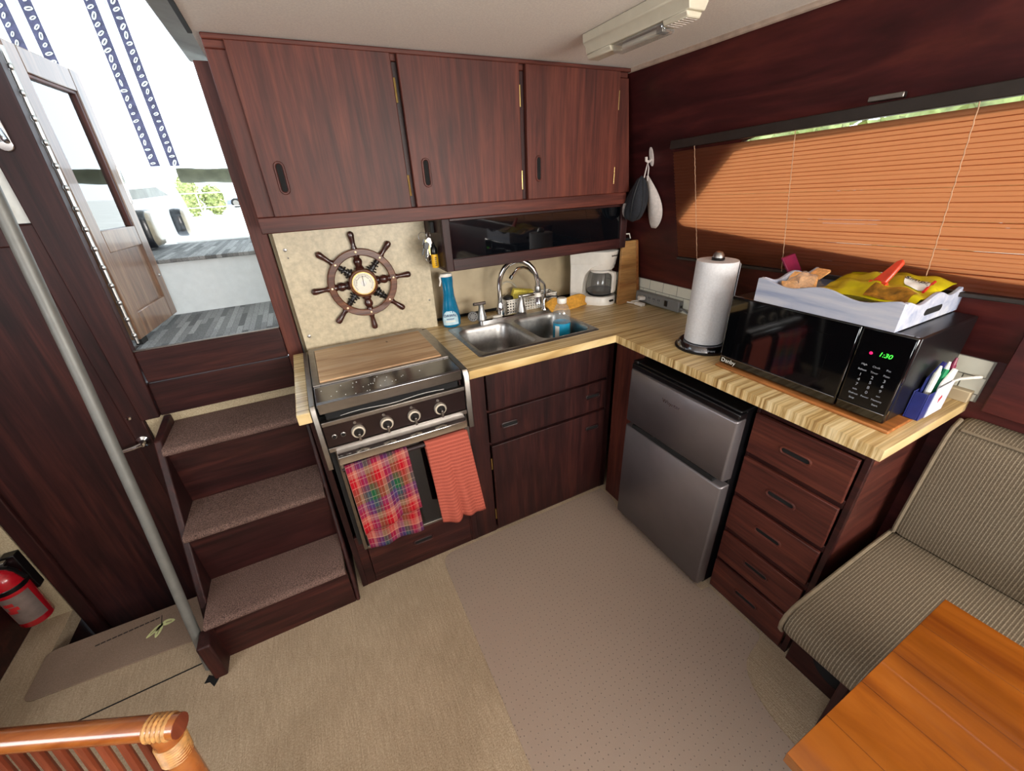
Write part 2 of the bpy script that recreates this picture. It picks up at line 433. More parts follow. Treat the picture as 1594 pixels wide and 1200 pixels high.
    def ball(s, c, rx, ry=None, rz=None, nu=14, nv=9):
        ry = ry or rx; rz = rz or rx; c = Vector(c)
        prof = [(sin(pi*j/nv), -cos(pi*j/nv)) for j in range(nv+1)]
        rings = [[(c.x+rx*r*cos(2*pi*i/nu), c.y+ry*r*sin(2*pi*i/nu), c.z+rz*h) for i in range(nu)] for r, h in prof[1:-1]]
        return s.loft(rings)
    def mesh(s, name, mat, off=Vector((0,0,0)), smooth=35, uv=False):
        me = bpy.data.meshes.new(name)
        me.from_pydata([tuple(v-off) for v in s.v], [], s.f)
        if mat is not None: me.materials.append(M[mat] if isinstance(mat, str) else mat)
        if uv:
            b, nu, nv = s.uvgrid; ul = me.uv_layers.new(name='UVMap')
            for lp in me.loops:
                i = lp.vertex_index - b; ul.data[lp.index].uv = ((i % (nu+1))/nu, (i//(nu+1))/nv)
        me.validate()
        if smooth:
            me.shade_smooth(); me.set_sharp_from_angle(angle=radians(smooth))
        return me
    def build(s, name, mat, parent=None, bevel=0.0, smooth=35, uv=False, origin=None, seg=2):
        off = rootloc(parent) if parent else Vector(origin or (0,0,0))
        o = bpy.data.objects.new(name, s.mesh(name, mat, off, smooth, uv)); COL.objects.link(o)
        if parent: o.parent = parent
        else: o.location = off
        if bevel:
            m = o.modifiers.new('bevel', 'BEVEL'); m.width = bevel; m.segments = seg; m.limit_method = 'ANGLE'; m.angle_limit = radians(40)
        return o
def thing(name, label, cat, loc, group=None):
    o = bpy.data.objects.new(name, None); COL.objects.link(o); o.empty_display_size = 0.05
    o.location = loc; o['label'] = label; o['category'] = cat
    if group: o['group'] = group
    return o
def tag(o, label, cat, group=None):
    o['label'] = label; o['category'] = cat
    if group: o['group'] = group
    return o
def struct(name, mb, mat, bevel=0.0, smooth=35):
    o = mb.build(name, mat, None, bevel, smooth); o['kind'] = 'structure'; return o
def solidify(o, t, offset=0.0):
    m = o.modifiers.new('solid', 'SOLIDIFY'); m.thickness = t; m.offset = offset; return o
def subsurf(o, lv=1):
    m = o.modifiers.new('sub', 'SUBSURF'); m.levels = lv; m.render_levels = lv; return o
def text(body, size, name, mat, parent, M4, extrude=0.0004, align='CENTER', shear=0.0):
    cu = bpy.data.curves.new(name, 'FONT'); cu.body = body; cu.size = size; cu.extrude = extrude
    cu.align_x = align; cu.align_y = 'CENTER'; cu.shear = shear; cu.resolution_u = 3
    tmp = bpy.data.objects.new('tmp', cu); COL.objects.link(tmp)
    dg = bpy.context.evaluated_depsgraph_get(); dg.update()
    me = bpy.data.meshes.new_from_object(tmp.evaluated_get(dg)); bpy.data.objects.remove(tmp)
    me.transform(Matrix.Translation(-rootloc(parent)) @ M4)
    me.materials.clear(); me.materials.append(M[mat]); me.name = name
    o = bpy.data.objects.new(name, me); COL.objects.link(o); o.parent = parent
    return o
def frame(o, right, up):
    r = Vector(right).normalized(); u = Vector(up).normalized(); n = r.cross(u)
    return Matrix(((r.x,u.x,n.x,o[0]),(r.y,u.y,n.y,o[1]),(r.z,u.z,n.z,o[2]),(0,0,0,1)))
def rrect(x0, x1, y0, y1, r, n=5):
    p = []
    for cx, cy, a in ((x1-r,y1-r,0),(x0+r,y1-r,90),(x0+r,y0+r,180),(x1-r,y0+r,270)):
        for i in range(n+1):
            t = radians(a+90*i/n); p.append((cx+r*cos(t), cy+r*sin(t)))
    return p
def stadium(L, H, n=6):
    # outline of a slot L long, H high, centred
    r = H/2; p = []
    for cx, a in ((L/2-r, -90), (-L/2+r, 90)):
        for i in range(n+1):
            t = radians(a+180*i/n); p.append((cx+r*cos(t), r*sin(t)))
    return p
def finger_pull(parent, c, right, up, L, H, mat='drk_x'):
    # oval recessed finger pull: raised wooden rim around a flat dark plate painted as the shaded hollow
    F = frame(c, right, up)
    mb = MB(); mb.tube([F @ Vector((x, y, 0.001)) for x, y in stadium(L, H)], 0.0036, 7, closed=True); mb.build('finger_pull', mat, parent)
    mb = MB(); pts = stadium(L-0.004, H-0.004); n = len(pts)
    mb.add([F @ Vector((x, y, 0.0008)) for x, y in pts], [list(range(n))]); mb.build('recess_shade', 'void', parent)

# ------------------------------------------------------------------ the cabin shell
def xw(z):                                   # inner face of the starboard side: upright, then leaning in
    return 0.432 if z <= 1.03 else 0.432-0.268*(z-1.03)
CEIL = 1.836
# floor with the step-down well in front of the lower door
fl = MB()
fl.box(-2.7, 0.62, -3.0, 0.415, -0.06, 0.0); fl.box(-1.70, 0.62, 0.415, 0.66, -0.06, 0.0); fl.box(-2.7, -2.235, 0.415, 0.66, -0.06, 0.0)
fo = struct('floor', fl, 'floor')
mb = MB(); mb.box(-2.235, -1.70, 0.415, 0.66, -0.34, -0.30); mb.box(-2.235, -1.70, 0.395, 0.412, -0.3, -0.062)
mb.box(-1.70, -1.68, 0.415, 0.61, -0.3, -0.062); mb.box(-2.255, -2.236, 0.415, 0.61, -0.3, -0.062)
struct('trim_1', mb, 'drk_x')
# hatch seam across the carpet
mb = MB(); mb.prism([(-2.33, 0.060), (-1.68, 0.088), (-1.68, 0.0925), (-2.33, 0.0645)], 'z', 0.0, 0.0012)
struct('trim_2', mb, 'void', smooth=0)

# ceiling, open over the companionway
c = MB(); c.box(-1.15, 0.30, -3.0, 0.62, CEIL, CEIL+0.03); c.box(-2.7, -1.15, -3.0, 0.065, CEIL, CEIL+0.03); c.box(-2.7, -1.74, 0.065, 0.66, CEIL, CEIL+0.03)
struct('ceiling', c, 'ceiling')
mb = MB(); mb.box(-2.8, 0.36, -3.1, 0.05, 1.905, 1.935); mb.box(-1.14, 0.36, 0.05, 0.68, 1.905, 1.935); struct('roof_block', mb, 'white')  # unseen roof slab added above the ceiling to block light
# hatch coaming: grey canvas-faced lip beside the opening, dark strip painted for the shaded gap along the headliner
mb = MB(); mb.prism([(-1.152, 1.868), (-1.152, 1.905), (-1.222, 1.915), (-1.222, 1.884)], 'y', 0.07, 0.80)
struct('trim_4', mb, 'greycanvas', bevel=0.006)
mb = MB(); mb.box(-1.158, -1.148, 0.068, 0.275, CEIL-0.004, CEIL+0.034); struct('trim_5', mb, 'blackmatte')
# cove along the starboard side
mb = MB(); mb.tube([(xw(1.83)-0.006, 0.285, 1.831), (xw(1.83)-0.006, -3.0, 1.831)], 0.0085, 8); struct('trim_6', mb, 'covetrim')

# starboard side with its raked window opening
def lean(mb, pts, t=0.03):
    n = len(pts); ar = sum(pts[i][0]*pts[(i+1)%n][1]-pts[(i+1)%n][0]*pts[i][1] for i in range(n))
    if ar < 0: pts = pts[::-1]
    vs = [(xw(z), y, z) for y, z in pts]+[(xw(z)+t, y, z) for y, z in pts]
    mb.add(vs, [list(range(n))[::-1], [n+i for i in range(n)]]+[(i,(i+1)%n,n+(i+1)%n,n+i) for i in range(n)])
AP = [(0.062, 1.330), (0.045, 1.350), (-0.185, 1.568), (-0.225, 1.578), (-1.55, 1.618), (-1.57, 1.21), (-0.80, 1.246), (0.03, 1.312)]
wr = MB()
wr.box(0.432, 0.462, -3.0, 0.62, -0.06, 1.03)
lean(wr, [(-3.0, 1.03), (0.62, 1.03), (0.62, 1.330), (0.062, 1.330), (0.03, 1.312), (-0.80, 1.246), (-1.57, 1.21), (-3.0, 1.21)])
lean(wr, [(0.62, 1.330), (0.62, 1.84), (-0.225, 1.84), (-0.225, 1.578), (-0.185, 1.568), (0.045, 1.350), (0.062, 1.330)])
lean(wr, [(-0.225, 1.578), (-0.225, 1.84), (-1.55, 1.84), (-1.55, 1.618)])
lean(wr, [(-1.55, 1.618), (-1.55, 1.84), (-1.78, 1.84), (-1.78, 1.21), (-1.57, 1.21)]); lean(wr, [(-1.78, 1.63), (-1.78, 1.84), (-2.82, 1.84), (-2.82, 1.63)]); lean(wr, [(-2.82, 1.21), (-2.82, 1.84), (-3.0, 1.84), (-3.0, 1.21)])
struct('wall_right', wr, 'wallwood', smooth=0)
# window pane and its slim frame
mb = MB(); n = len(AP)
mb.add([(xw(z)+0.016, y, z) for y, z in AP], [list(range(n))])
wp = struct('window_1', mb, 'glass', smooth=0)
mb = MB(); mb.tube([(xw(z)+0.012, y, z) for y, z in AP], 0.007, 6, closed=True); mb.build('window_frame', 'bronze_rail', wp)

# bulkhead behind the galley and around the companionway
b = MB()
b.box(-1.135, 0.47, 0.61, 0.66, -0.06, 1.88)
b.box(-2.7, -2.235, 0.61, 0.66, 0.0, CEIL); b.box(-2.235, -1.722, 0.61, 0.66, 1.437, CEIL)
struct('wall_back', b, 'cream')
mb = MB(); mb.box(-1.722, -1.135, 0.612, 0.66, -0.3, 0.757); struct('trim_7', mb, 'carpetwall')
mb = MB(); mb.box(-2.36, -2.236, 0.60, 0.612, 0.0, 1.40); struct('trim_8', mb, 'carpetwall')
# white panel above the lower door, brown bracket on it
mb = MB(); mb.box(-2.5, -1.722, 0.602, 0.611, 1.437, CEIL-0.002); struct('trim_9', mb, 'whitematte')

def boards(name, pts, mat, y0=0.575, y1=0.612, bev=0.003):
    mb = MB(); mb.prism(pts, 'y', y0, y1); return struct(name, mb, mat, bev)
# companionway frame
boards('trim_10', [(-1.722, 0.757), (-1.722, 1.84), (-1.612, 1.86), (-1.648, 1.012), (-1.665, 0.757)], 'drk_z')      # port jamb
boards('trim_11', [(-1.193, 0.757), (-1.193, 1.845), (-1.137, 1.845), (-1.137, 0.757)], 'mah_z', 0.585, 0.665)      # starboard post
boards('trim_12', [(-1.652, 0.893), (-1.650, 1.012), (-1.194, 1.012), (-1.194, 0.893)], 'drk_x', 0.583, 0.612)      # sill board
boards('trim_13', [(-1.664, 0.757), (-1.656, 0.888), (-1.194, 0.888), (-1.194, 0.757)], 'drk_x', 0.588, 0.612)      # lower board
mb = MB(); mb.box(-1.65, -1.194, 0.580, 0.592, 1.0122, 1.017); struct('trim_14', mb, 'alu', 0.002)                      # bright sill edge
mb = MB(); mb.box(-1.1372, -1.1355, 0.275, 0.60, 1.38, 1.80)
# port side and after end of the cabin (behind the camera), each with a window opening
wl = MB(); wl.box(-2.73, -2.70, -3.0, 0.66, -0.06, 1.12); wl.box(-2.73, -2.70, -3.0, 0.66, 1.68, 1.87)
wl.box(-2.73, -2.70, -3.0, -2.15, 1.12, 1.68); wl.box(-2.73, -2.70, -0.75, 0.66, 1.12, 1.68); struct('wall_left', wl, 'wallwood')
wf = MB(); wf.box(-2.73, 0.47, -3.03, -3.0, -0.06, 1.08); wf.box(-2.73, 0.47, -3.03, -3.0, 1.76, 1.87)
wf.box(-2.73, -1.25, -3.03, -3.0, 1.08, 1.76); wf.box(0.30, 0.47, -3.03, -3.0, 1.08, 1.76); struct('wall_front', wf, 'wallwood')
mb = MB(); mb.box(-2.722, -2.718, -2.15, -0.75, 1.12, 1.68); struct('window_2', mb, 'glass')
mb = MB(); mb.box(-1.25, 0.30, -3.02, -3.016, 1.08, 1.76); struct('window_3', mb, 'glass')
mb = MB(); mb.add([(xw(1.21)+0.016, -1.78, 1.21), (xw(1.21)+0.016, -2.82, 1.21), (xw(1.63)+0.016, -2.82, 1.63), (xw(1.63)+0.016, -1.78, 1.63)], [(0,1,2,3)]); struct('added_window', mb, 'glass')  # unseen opening added behind the camera to go with the starboard fill lamp
# dark locker at the far left, its base against the carpet
lk = thing('locker', 'dark wooden locker at the left edge behind the fire extinguisher', 'cabinet', (-2.5, 0.1, 0))
mb = MB(); mb.box(-2.695, -2.352, -0.6, 0.598, 0.0, 0.40); mb.build('body', 'drk_x', lk, 0.004)
mb = MB(); mb.box(-2.695, -2.346, -0.62, 0.598, 0.402, 0.42); mb.build('top', 'drk_y', lk, 0.004)

# lower door beside the stairs (dark, in the well)
dr = MB(); dr.box(-2.233, -1.724, 0.615, 0.650, -0.30, 1.435)
d1 = struct('door_1', dr, 'drk_z')
mb = MB(); mb.box(-1.775, -1.724, 0.598, 0.616, -0.3, 1.433); mb.box(-2.233, -2.185, 0.598, 0.616, -0.3, 1.433); mb.box(-2.185, -1.775, 0.598, 0.616, 1.375, 1.433)
mb.build('door_frame', 'drk_z', d1, 0.004)
mb = MB(); mb.lathe([(0.001,0),(0.022,0.0),(0.022,0.006),(0.012,0.012),(0.010,0.03),(0.001,0.032)], (-1.752, 0.598, 0.668), (0,-1,0), 18)
mb.tube([(-1.752, 0.570, 0.668), (-1.775, 0.566, 0.664), (-1.845, 0.567, 0.655)], [0.008, 0.0075, 0.006], 10); mb.build('lever_handle', 'chrome', d1)
mb = MB(); mb.lathe([(0.001,0),(0.009,0.0),(0.008,0.004),(0.001,0.005)], (-1.757, 0.598, 0.772), (0,-1,0), 14); mb.build('lock', 'chrome', d1)
mb = MB(); mb.prism([(-1.93, 1.46), (-1.93, 1.56), (-1.80, 1.52), (-1.765, 1.475), (-1.775, 1.445)], 'y', 0.56, 0.602); tag(mb.build('wooden_bracket', 'mah_x', None, 0.006, origin=(-1.85, 0.602, 1.445)), 'small brown wooden bracket on the white panel beside the doorway', 'bracket')
# latch on the port jamb
mb = MB(); lt = thing('door_latch', 'chrome latch plate on the dark port doorway jamb', 'latch', (-1.68, 0.575, 1.63))
mb.prism(rrect(-1.702, -1.668, 1.615, 1.70, 0.016), 'y', 0.569, 0.575); mb.build('plate', 'chrome', lt, 0.002)
mb = MB(); mb.tube([(-1.684, 0.569, 1.645), (-1.684, 0.555, 1.64), (-1.69, 0.55, 1.67)], 0.008, 8); mb.build('knob', 'chrome', lt)

# companionway door, swung outward
def P_door(u, v, t=0.0):           # u along the width from the hinge, v height, t thickness (towards +x = the cabin face)
    bx, by = -1.636, 0.66; ex, ey = -1.598, 1.045
    d = Vector((ex-bx, ey-by, 0)); L = d.length; d.normalize(); nrm = Vector((d.y, -d.x, 0))
    lean_ = 0.035*(v-1.02)
    q = Vector((bx, by, v)) + d*u*L + nrm*t; q.x += lean_*0.55; return q
def door_slab(mb, u0, u1, v0, v1, t0, t1):
    c = [P_door(u, v, t) for t in (t0, t1) for u, v in ((u0, v0), (u1, v0), (u1, v1), (u0, v1))]
    mb.add(c, [(3,2,1,0),(4,5,6,7),(0,1,5,4),(1,2,6,5),(2,3,7,6),(3,0,4,7)])
mb = MB(); V0, V1 = 1.034, 1.885
door_slab(mb, 0.0, 0.16, V0, V1, -0.03, 0); door_slab(mb, 0.84, 1.0, V0, V1, -0.03, 0)
d2 = struct('door_2', mb, 'doorwood', 0.003)
mb = MB(); door_slab(mb, 0.16, 0.84, V0, V0+0.085, -0.03, 0); door_slab(mb, 0.16, 0.84, 1.325, 1.395, -0.03, 0); door_slab(mb, 0.16, 0.84, V1-0.065, V1, -0.03, 0)
mb.build('rail', 'doorwood', d2, 0.003)
mb = MB(); door_slab(mb, 0.16, 0.84, V0+0.085, 1.325, -0.024, -0.010); mb.build('door_panel', 'doorwood', d2)
mb = MB(); door_slab(mb, 0.16, 0.84, 1.395, V1-0.065, -0.018, -0.014); mb.build('window_pane', 'doorglass', d2)
mb = MB(); door_slab(mb, 0.80, 0.84, 1.395, V1-0.065, -0.028, -0.004); door_slab(mb, 0.16, 0.84, V1-0.075, V1-0.065, -0.028, -0.004); mb.build('glazing_bead', 'mah_z', d2, 0.002)
mb = MB()
z = 1.06
mb.tube([(-1.640+0.032*(q-1.02), 0.628, q) for q in (1.03, 1.4, 1.86)], 0.0055, 8)
while z < 1.86:
    mb.ball((-1.638+0.032*(z-1.02), 0.622, z), 0.0075, 0.006, 0.009, 8, 6); z += 0.058
mb.build('piano_hinge', 'steel', d2)
mb = MB(); door_slab(mb, 0.985, 1.012, 1.47, 1.60, -0.022, 0.004); mb.build('strike_plate', 'chrome', d2, 0.002)
mb = MB(); q = P_door(0.93, 1.20, 0); mb.ball(q, 0.006, 0.006, 0.006, 8, 6); mb.build('screw_head', 'steel', d2)
mb = MB(); door_slab(mb, 0.02, 0.14, 1.0, 1.034, -0.024, -0.004); mb.build('sweep', 'rubber', d2)

# ------------------------------------------------------------------ upper cabinets
up = thing('upper_cabinet', 'long red-brown wall cabinet with three doors under the ceiling', 'cabinet', (-0.45, 0.44, 1.376))
mb = MB()
mb.box(-1.134, 0.235, 0.292, 0.60, 1.376, 1.388); mb.box(-1.134, -1.12, 0.292, 0.605, 1.388, 1.834); mb.box(0.18, 0.192, 0.292, 0.605, 1.388, 1.83)
mb.box(-1.12, 0.18, 0.60, 0.606, 1.388, 1.83)
mb.build('carcass', 'mah_z', up)
def fbar(name, x0, x1, z0, z1, mat, y0=0.272, y1=0.292):
    m = MB(); m.box(x0, x1, y0, y1, z0, z1); return m.build(name, mat, up, 0.0025)
fbar('bottom_rail', -1.134, 0.238, 1.376, 1.420, 'mah_x')
fbar('top_rail', -1.134, 0.20, 1.806, 1.834, 'mah_x')
fbar('stile', -1.134, -1.082, 1.420, 1.806, 'mah_z'); fbar('stile', -0.688, -0.660, 1.420, 1.806, 'drk_z'); fbar('stile', -0.282, -0.240, 1.420, 1.806, 'drk_z')
m = MB(); m.prism([(0.145, 1.420), (0.252, 1.420), (0.206, 1.806), (0.145, 1.806)], 'y', 0.272, 0.292); m.build('stile', 'mah_z', up, 0.0025)
m = MB(); m.box(-1.134, 0.205, 0.262, 0.274, 1.822, 1.8345); m.build('cornice', 'mah_x', up, 0.003)
for i, (x0, x1, hx) in enumerate(((-1.088, -0.686, -1.042), (-0.668, -0.272, -0.622), (-0.248, 0.149, -0.203))):
    m = MB(); m.box(x0, x1, 0.252, 0.271, 1.420, 1.821 if i else 1.822)
    d = m.build('door', 'mah_z', up, 0.0025)
    finger_pull(d, (hx, 0.252, 1.519), (0, 0, 1), (-1, 0, 0), 0.078, 0.022, 'mah_z')
    for hz in (1.485, 1.735):
        m = MB(); m.tube([(x1+0.004, 0.262, hz-0.03), (x1+0.004, 0.262, hz+0.03)], 0.0042, 8); m.build('hinge', 'brass', d)

# glass-fronted box hanging under it
gb = thing('glass_front_locker', 'low wooden locker with a black glass front hanging over the sink', 'cabinet', (-0.15, 0.45, 1.19))
m = MB(); m.box(-0.577, 0.28, 0.318, 0.608, 1.19, 1.20); m.box(-0.577, -0.565, 0.318, 0.608, 1.20, 1.374); m.box(0.268, 0.28, 0.318, 0.608, 1.20, 1.374); m.box(-0.565, 0.268, 0.60, 0.608, 1.20, 1.374)
m.build('carcass', 'drk_x', gb, 0.002)
for nm, a in (('stile', (-0.577, -0.548, 1.19, 1.374)), ('stile', (0.245, 0.28, 1.19, 1.374)), ('rail', (-0.548, 0.245, 1.19, 1.232)), ('rail', (-0.548, 0.245, 1.364, 1.374))):
    m = MB(); m.box(a[0], a[1], 0.300, 0.318, a[2], a[3]); m.build(nm, 'drk_x' if nm == 'rail' else 'drk_z', gb, 0.002)
m = MB(); m.box(-0.548, 0.245, 0.309, 0.314, 1.232, 1.364); m.build('glass_front', 'darkglass', gb, 0)

# ------------------------------------------------------------------ worktop
ct = thing('worktop', 'L-shaped worktop in butcher-block patterned laminate round the galley corner', 'worktop', (0.2, -0.1, 0.8835))
m = MB(); Z0, Z1 = 0.8835, 0.914
pts = [(-0.637, 0.0), (0.0, 0.0), (0.0, -0.895), (0.43, -0.895), (0.43, 0.606), (-0.637, 0.606)]
HX0, HX1, HY0, HY1 = -0.548, -0.020, 0.096, 0.446
for bx in ((-0.637, HX0, 0, 0.606), (HX1, 0.43, 0.0, 0.606), (HX0, HX1, 0, HY0), (HX0, HX1, HY1, 0.606), (0.0, 0.43, -0.895, 0.0)):
    m.box(bx[0], bx[1], bx[2], bx[3], Z0, Z1)
m.build('slab', 'laminate', ct, 0)
m = MB(); m.box(-1.172, -1.136, -0.012, 0.524, 0.880, 0.914); m.box(-1.136, -0.637, 0.492, 0.524, Z0, 0.914); m.build('end_strip', 'laminate', ct, 0.002)
m = MB(); m.box(0.405, 0.43, -0.895, -0.60, 0.914, 0.945); m.build('upstand', 'cream', ct, 0.002)
# black caulk line at the back
m = MB(); m.box(-0.57, 0.30, 0.600, 0.608, 0.9145, 0.926); m.build('sealant', 'void', ct)
m = MB(); m.box(-0.57, 0.43, 0.6075, 0.6095, 0.90, 1.376); struct('trim_15', m, 'cream')

# ------------------------------------------------------------------ sink
sk = thing('sink', 'double-bowl stainless steel sink set into the worktop', 'sink', (-0.285, 0.27, 0.914))
BAS = ((-0.536, -0.296, 0.106, 0.405), (-0.272, -0.030, 0.106, 0.405))
m = MB(); OX0, OX1, OY0, OY1 = -0.558, -0.010, 0.086, 0.458
zt = 0.9185
def flat(x0, x1, y0, y1): m.add([(x0,y0,zt),(x1,y0,zt),(x1,y1,zt),(x0,y1,zt)], [(0,1,2,3)])
xs = [BAS[0][0], BAS[0][1], BAS[1][0], BAS[1][1]]
flat(OX0+.012, xs[0], OY0+.012, OY1-.012); flat(xs[1], xs[2], OY0+.012, OY1-.012); flat(xs[3], OX1-.012, OY0+.012, OY1-.012)
for (x0, x1, y0, y1) in BAS:
    flat(x0, x1, OY0+.012, y0); flat(x0, x1, y1, OY1-.012)
    R = 0.045; rr = rrect(x0, x1, y0, y1, R, 6)
    for q, (cx, cy) in enumerate(((x1, y1), (x0, y1), (x0, y0), (x1, y0))):
        arc = rr[q*7:q*7+7]
        for k in range(6): m.add([(cx, cy, zt), (arc[k+1][0], arc[k+1][1], zt), (arc[k][0], arc[k][1], zt)], [(0,1,2)] if q in () else [(2,1,0)])
a = rrect(OX0+.012, OX1-.012, OY0+.012, OY1-.012, .004, 5); bq = rrect(OX0, OX1, OY0, OY1, .016, 5)
m.loft([[(x, y, zt) for x, y in a], [(x, y, 0.9150) for x, y in bq], [(x, y, 0.9142) for x, y in bq]], caps=(False, False))
m.build('rim', 'steel', sk, 0, smooth=50)
for (x0, x1, y0, y1) in BAS:
    m = MB(); rings = []
    for ins, z, R in ((0, zt, .045), (0.003, zt-.004, .045), (0.006, 0.90, .047), (0.012, 0.82, .05), (0.018, 0.785, .052), (0.030, 0.766, .055), (0.05, 0.758, .05), (0.085, 0.755, .02)):
        rings.append([(x, y, z) for x, y in rrect(x0+ins, x1-ins, y0+ins, y1-ins, min(R, (x1-x0-2*ins)/2-.001), 6)])
    m.loft(rings, caps=(False, True))
    bo = m.build('basin', 'steel', sk, 0, smooth=60)
    m = MB(); cx, cy = (x0+x1)/2, (y0+y1)/2+.02
    m.lathe([(0.044,0.7565),(0.042,0.7605),(0.036,0.759),(0.030,0.7565),(0.001,0.756)], (cx, cy, 0), n=20); m.build('drain', 'polished', bo)
# faucet
fc = thing('faucet', 'chrome gooseneck kitchen faucet with two lever handles behind the sink', 'faucet', (-0.285, 0.468, 0.914))
m = MB(); m.loft([[(x, y, z) for x, y in rrect(-0.41, -0.155, 0.440, 0.496, 0.027, 6)] for z in (0.914, 0.926)]+[[(x, y, 0.931) for x, y in rrect(-0.402, -0.163, 0.448, 0.488, 0.02, 6)]]); m.build('base_plate', 'chrome', fc)
nk = [(-0.288, 0.47, 0.93), (-0.288, 0.47, 1.06)]
for k in range(1, 13):
    t = pi*k/13*1.12; nk.append((-0.288+0.080*(1-cos(t)), 0.47-0.035*(1-cos(t)), 1.06+0.112*sin(t)))
m = MB(); m.lathe([(0.020,0.930),(0.019,0.955),(0.014,0.985),(0.0125,0.99)], (-0.288, 0.47, 0)); m.tube(nk, 0.0115, 12); m.build('neck', 'chrome', fc)
ex = nk[-1]; dv = (Vector(nk[-1])-Vector(nk[-2])).normalized()
m = MB(); m.lathe([(0.013,-0.006),(0.0145,0.0),(0.0145,0.018),(0.012,0.022)], ex, dv, 16); m.build('collar', 'steel', fc)
m = MB(); m.lathe([(0.010,0.022),(0.016,0.034),(0.017,0.040)], ex, dv, 16); m.build('diffuser_collar', 'whiteplastic', fc)
m = MB(); m.lathe([(0.017,0.040),(0.0195,0.062),(0.021,0.070),(0.017,0.0705),(0.001,0.069)], ex, dv, 18); m.build('spray_head', 'chrome', fc)
for hx, lx in ((-0.385, -0.425), (-0.180, -0.10)):
    m = MB(); m.lathe([(0.023,0.928),(0.021,0.945),(0.013,0.975),(0.011,1.0),(0.012,1.006),(0.0,1.008)], (hx, 0.468, 0), n=18)
    m.tube([(hx+(0.02 if lx < hx else -0.014), 0.466, 1.002), (lx, 0.455, 1.006)], 0.0072, 10); m.build('handle', 'steel', fc)
# small drinking-water tap
wt = thing('filter_tap', 'slim chrome filtered-water tap with black tip right of the faucet', 'faucet', (-0.05, 0.468, 0.914))
m = MB(); m.lathe([(0.017,0.914),(0.017,0.920),(0.0115,0.928),(0.0115,0.965),(0.009,0.972)], (-0.05, 0.468, 0), n=16); m.build('body', 'chrome', wt)
m = MB(); m.tube([(-0.05,0.468,0.97),(-0.05,0.468,1.03),(-0.057,0.466,1.045),(-0.15,0.452,1.128),(-0.172,0.448,1.136),(-0.205,0.444,1.136),(-0.238,0.440,1.106)], 0.0062, 10); m.build('spout', 'chrome', wt)
m = MB(); m.tube([(-0.237,0.440,1.108),(-0.246,0.439,1.096)], 0.0085, 10); m.build('tip', 'black', wt)
m = MB(); m.tube([(-0.05,0.462,0.978),(-0.02,0.45,0.981),(0.006,0.44,0.978)], [0.006,0.004,0.003], 8); m.build('lever', 'black', wt)
# strainer leaning by the left handle
st = thing('sink_strainer', 'round steel sink strainer leaning beside the left faucet handle', 'strainer', (-0.42, 0.475, 0.9185))
ax = Vector((-0.25, -1, 0.25)).normalized()
m = MB(); m.lathe([(0.001,0.004),(0.010,0.004),(0.021,0.0),(0.0235,0.003),(0.0235,0.006),(0.021,0.008),(0.001,0.009)], (-0.425, 0.478, 0.9455), ax, 20); m.build('bowl', 'strainer', st)
for k in range(10):
    m = MB(); a = 2*pi*k/10; e1 = ax.cross(Vector((0,0,1))).normalized(); e2 = ax.cross(e1)
    m.lathe([(0.001,0.0092),(0.0028,0.0093),(0.001,0.0094)], Vector((-0.425,0.478,0.9455))+(e1*cos(a)+e2*sin(a))*0.0145, ax, 6); m.build('hole', 'void', st)
# soap dish spill (small white soap sliver on the base plate)
m = MB(); m.ball((-0.315, 0.445, 0.936), 0.026, 0.011, 0.005); tag(m.build('soap_sliver', 'whiteplastic', None, origin=(-0.315, 0.445, 0.9315)), 'thin white sliver of soap on the faucet base plate', 'soap')
# ------------------------------------------------------------------ base cabinets along the back run
sc = thing('sink_cabinet', 'dark mahogany base cabinet under the sink with drawer and door', 'cabinet', (-0.25, 0.35, 0))
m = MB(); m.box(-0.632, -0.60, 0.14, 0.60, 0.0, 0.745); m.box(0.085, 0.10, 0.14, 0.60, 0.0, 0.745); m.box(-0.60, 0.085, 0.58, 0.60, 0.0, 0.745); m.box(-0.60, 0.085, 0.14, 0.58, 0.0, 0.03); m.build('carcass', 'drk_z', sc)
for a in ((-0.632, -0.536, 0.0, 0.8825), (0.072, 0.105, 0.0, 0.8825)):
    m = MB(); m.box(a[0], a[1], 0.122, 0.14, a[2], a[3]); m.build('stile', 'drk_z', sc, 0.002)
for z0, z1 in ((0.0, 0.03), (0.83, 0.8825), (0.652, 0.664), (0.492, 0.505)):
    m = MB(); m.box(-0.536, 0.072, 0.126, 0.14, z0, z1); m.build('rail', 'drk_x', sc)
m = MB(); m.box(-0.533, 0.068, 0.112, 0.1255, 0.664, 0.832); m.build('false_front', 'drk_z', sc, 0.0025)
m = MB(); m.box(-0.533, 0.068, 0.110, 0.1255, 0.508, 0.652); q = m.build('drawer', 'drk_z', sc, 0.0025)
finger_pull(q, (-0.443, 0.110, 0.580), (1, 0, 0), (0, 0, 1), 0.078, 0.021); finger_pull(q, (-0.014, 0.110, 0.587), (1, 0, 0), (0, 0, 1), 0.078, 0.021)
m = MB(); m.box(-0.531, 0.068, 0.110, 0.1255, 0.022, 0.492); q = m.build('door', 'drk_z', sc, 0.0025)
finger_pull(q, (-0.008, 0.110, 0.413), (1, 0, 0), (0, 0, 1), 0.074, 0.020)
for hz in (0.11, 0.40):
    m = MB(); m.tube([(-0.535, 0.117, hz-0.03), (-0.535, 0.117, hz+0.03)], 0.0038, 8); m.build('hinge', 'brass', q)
cp = thing('corner_post', 'reddish upright board between sink cabinet and fridge', 'panel', (0.06, 0.0, 0))
m = MB(); m.box(0.086, 0.105, -0.077, 0.085, 0.0, 0.8825); m.build('board', 'mah_z', cp, 0.002)

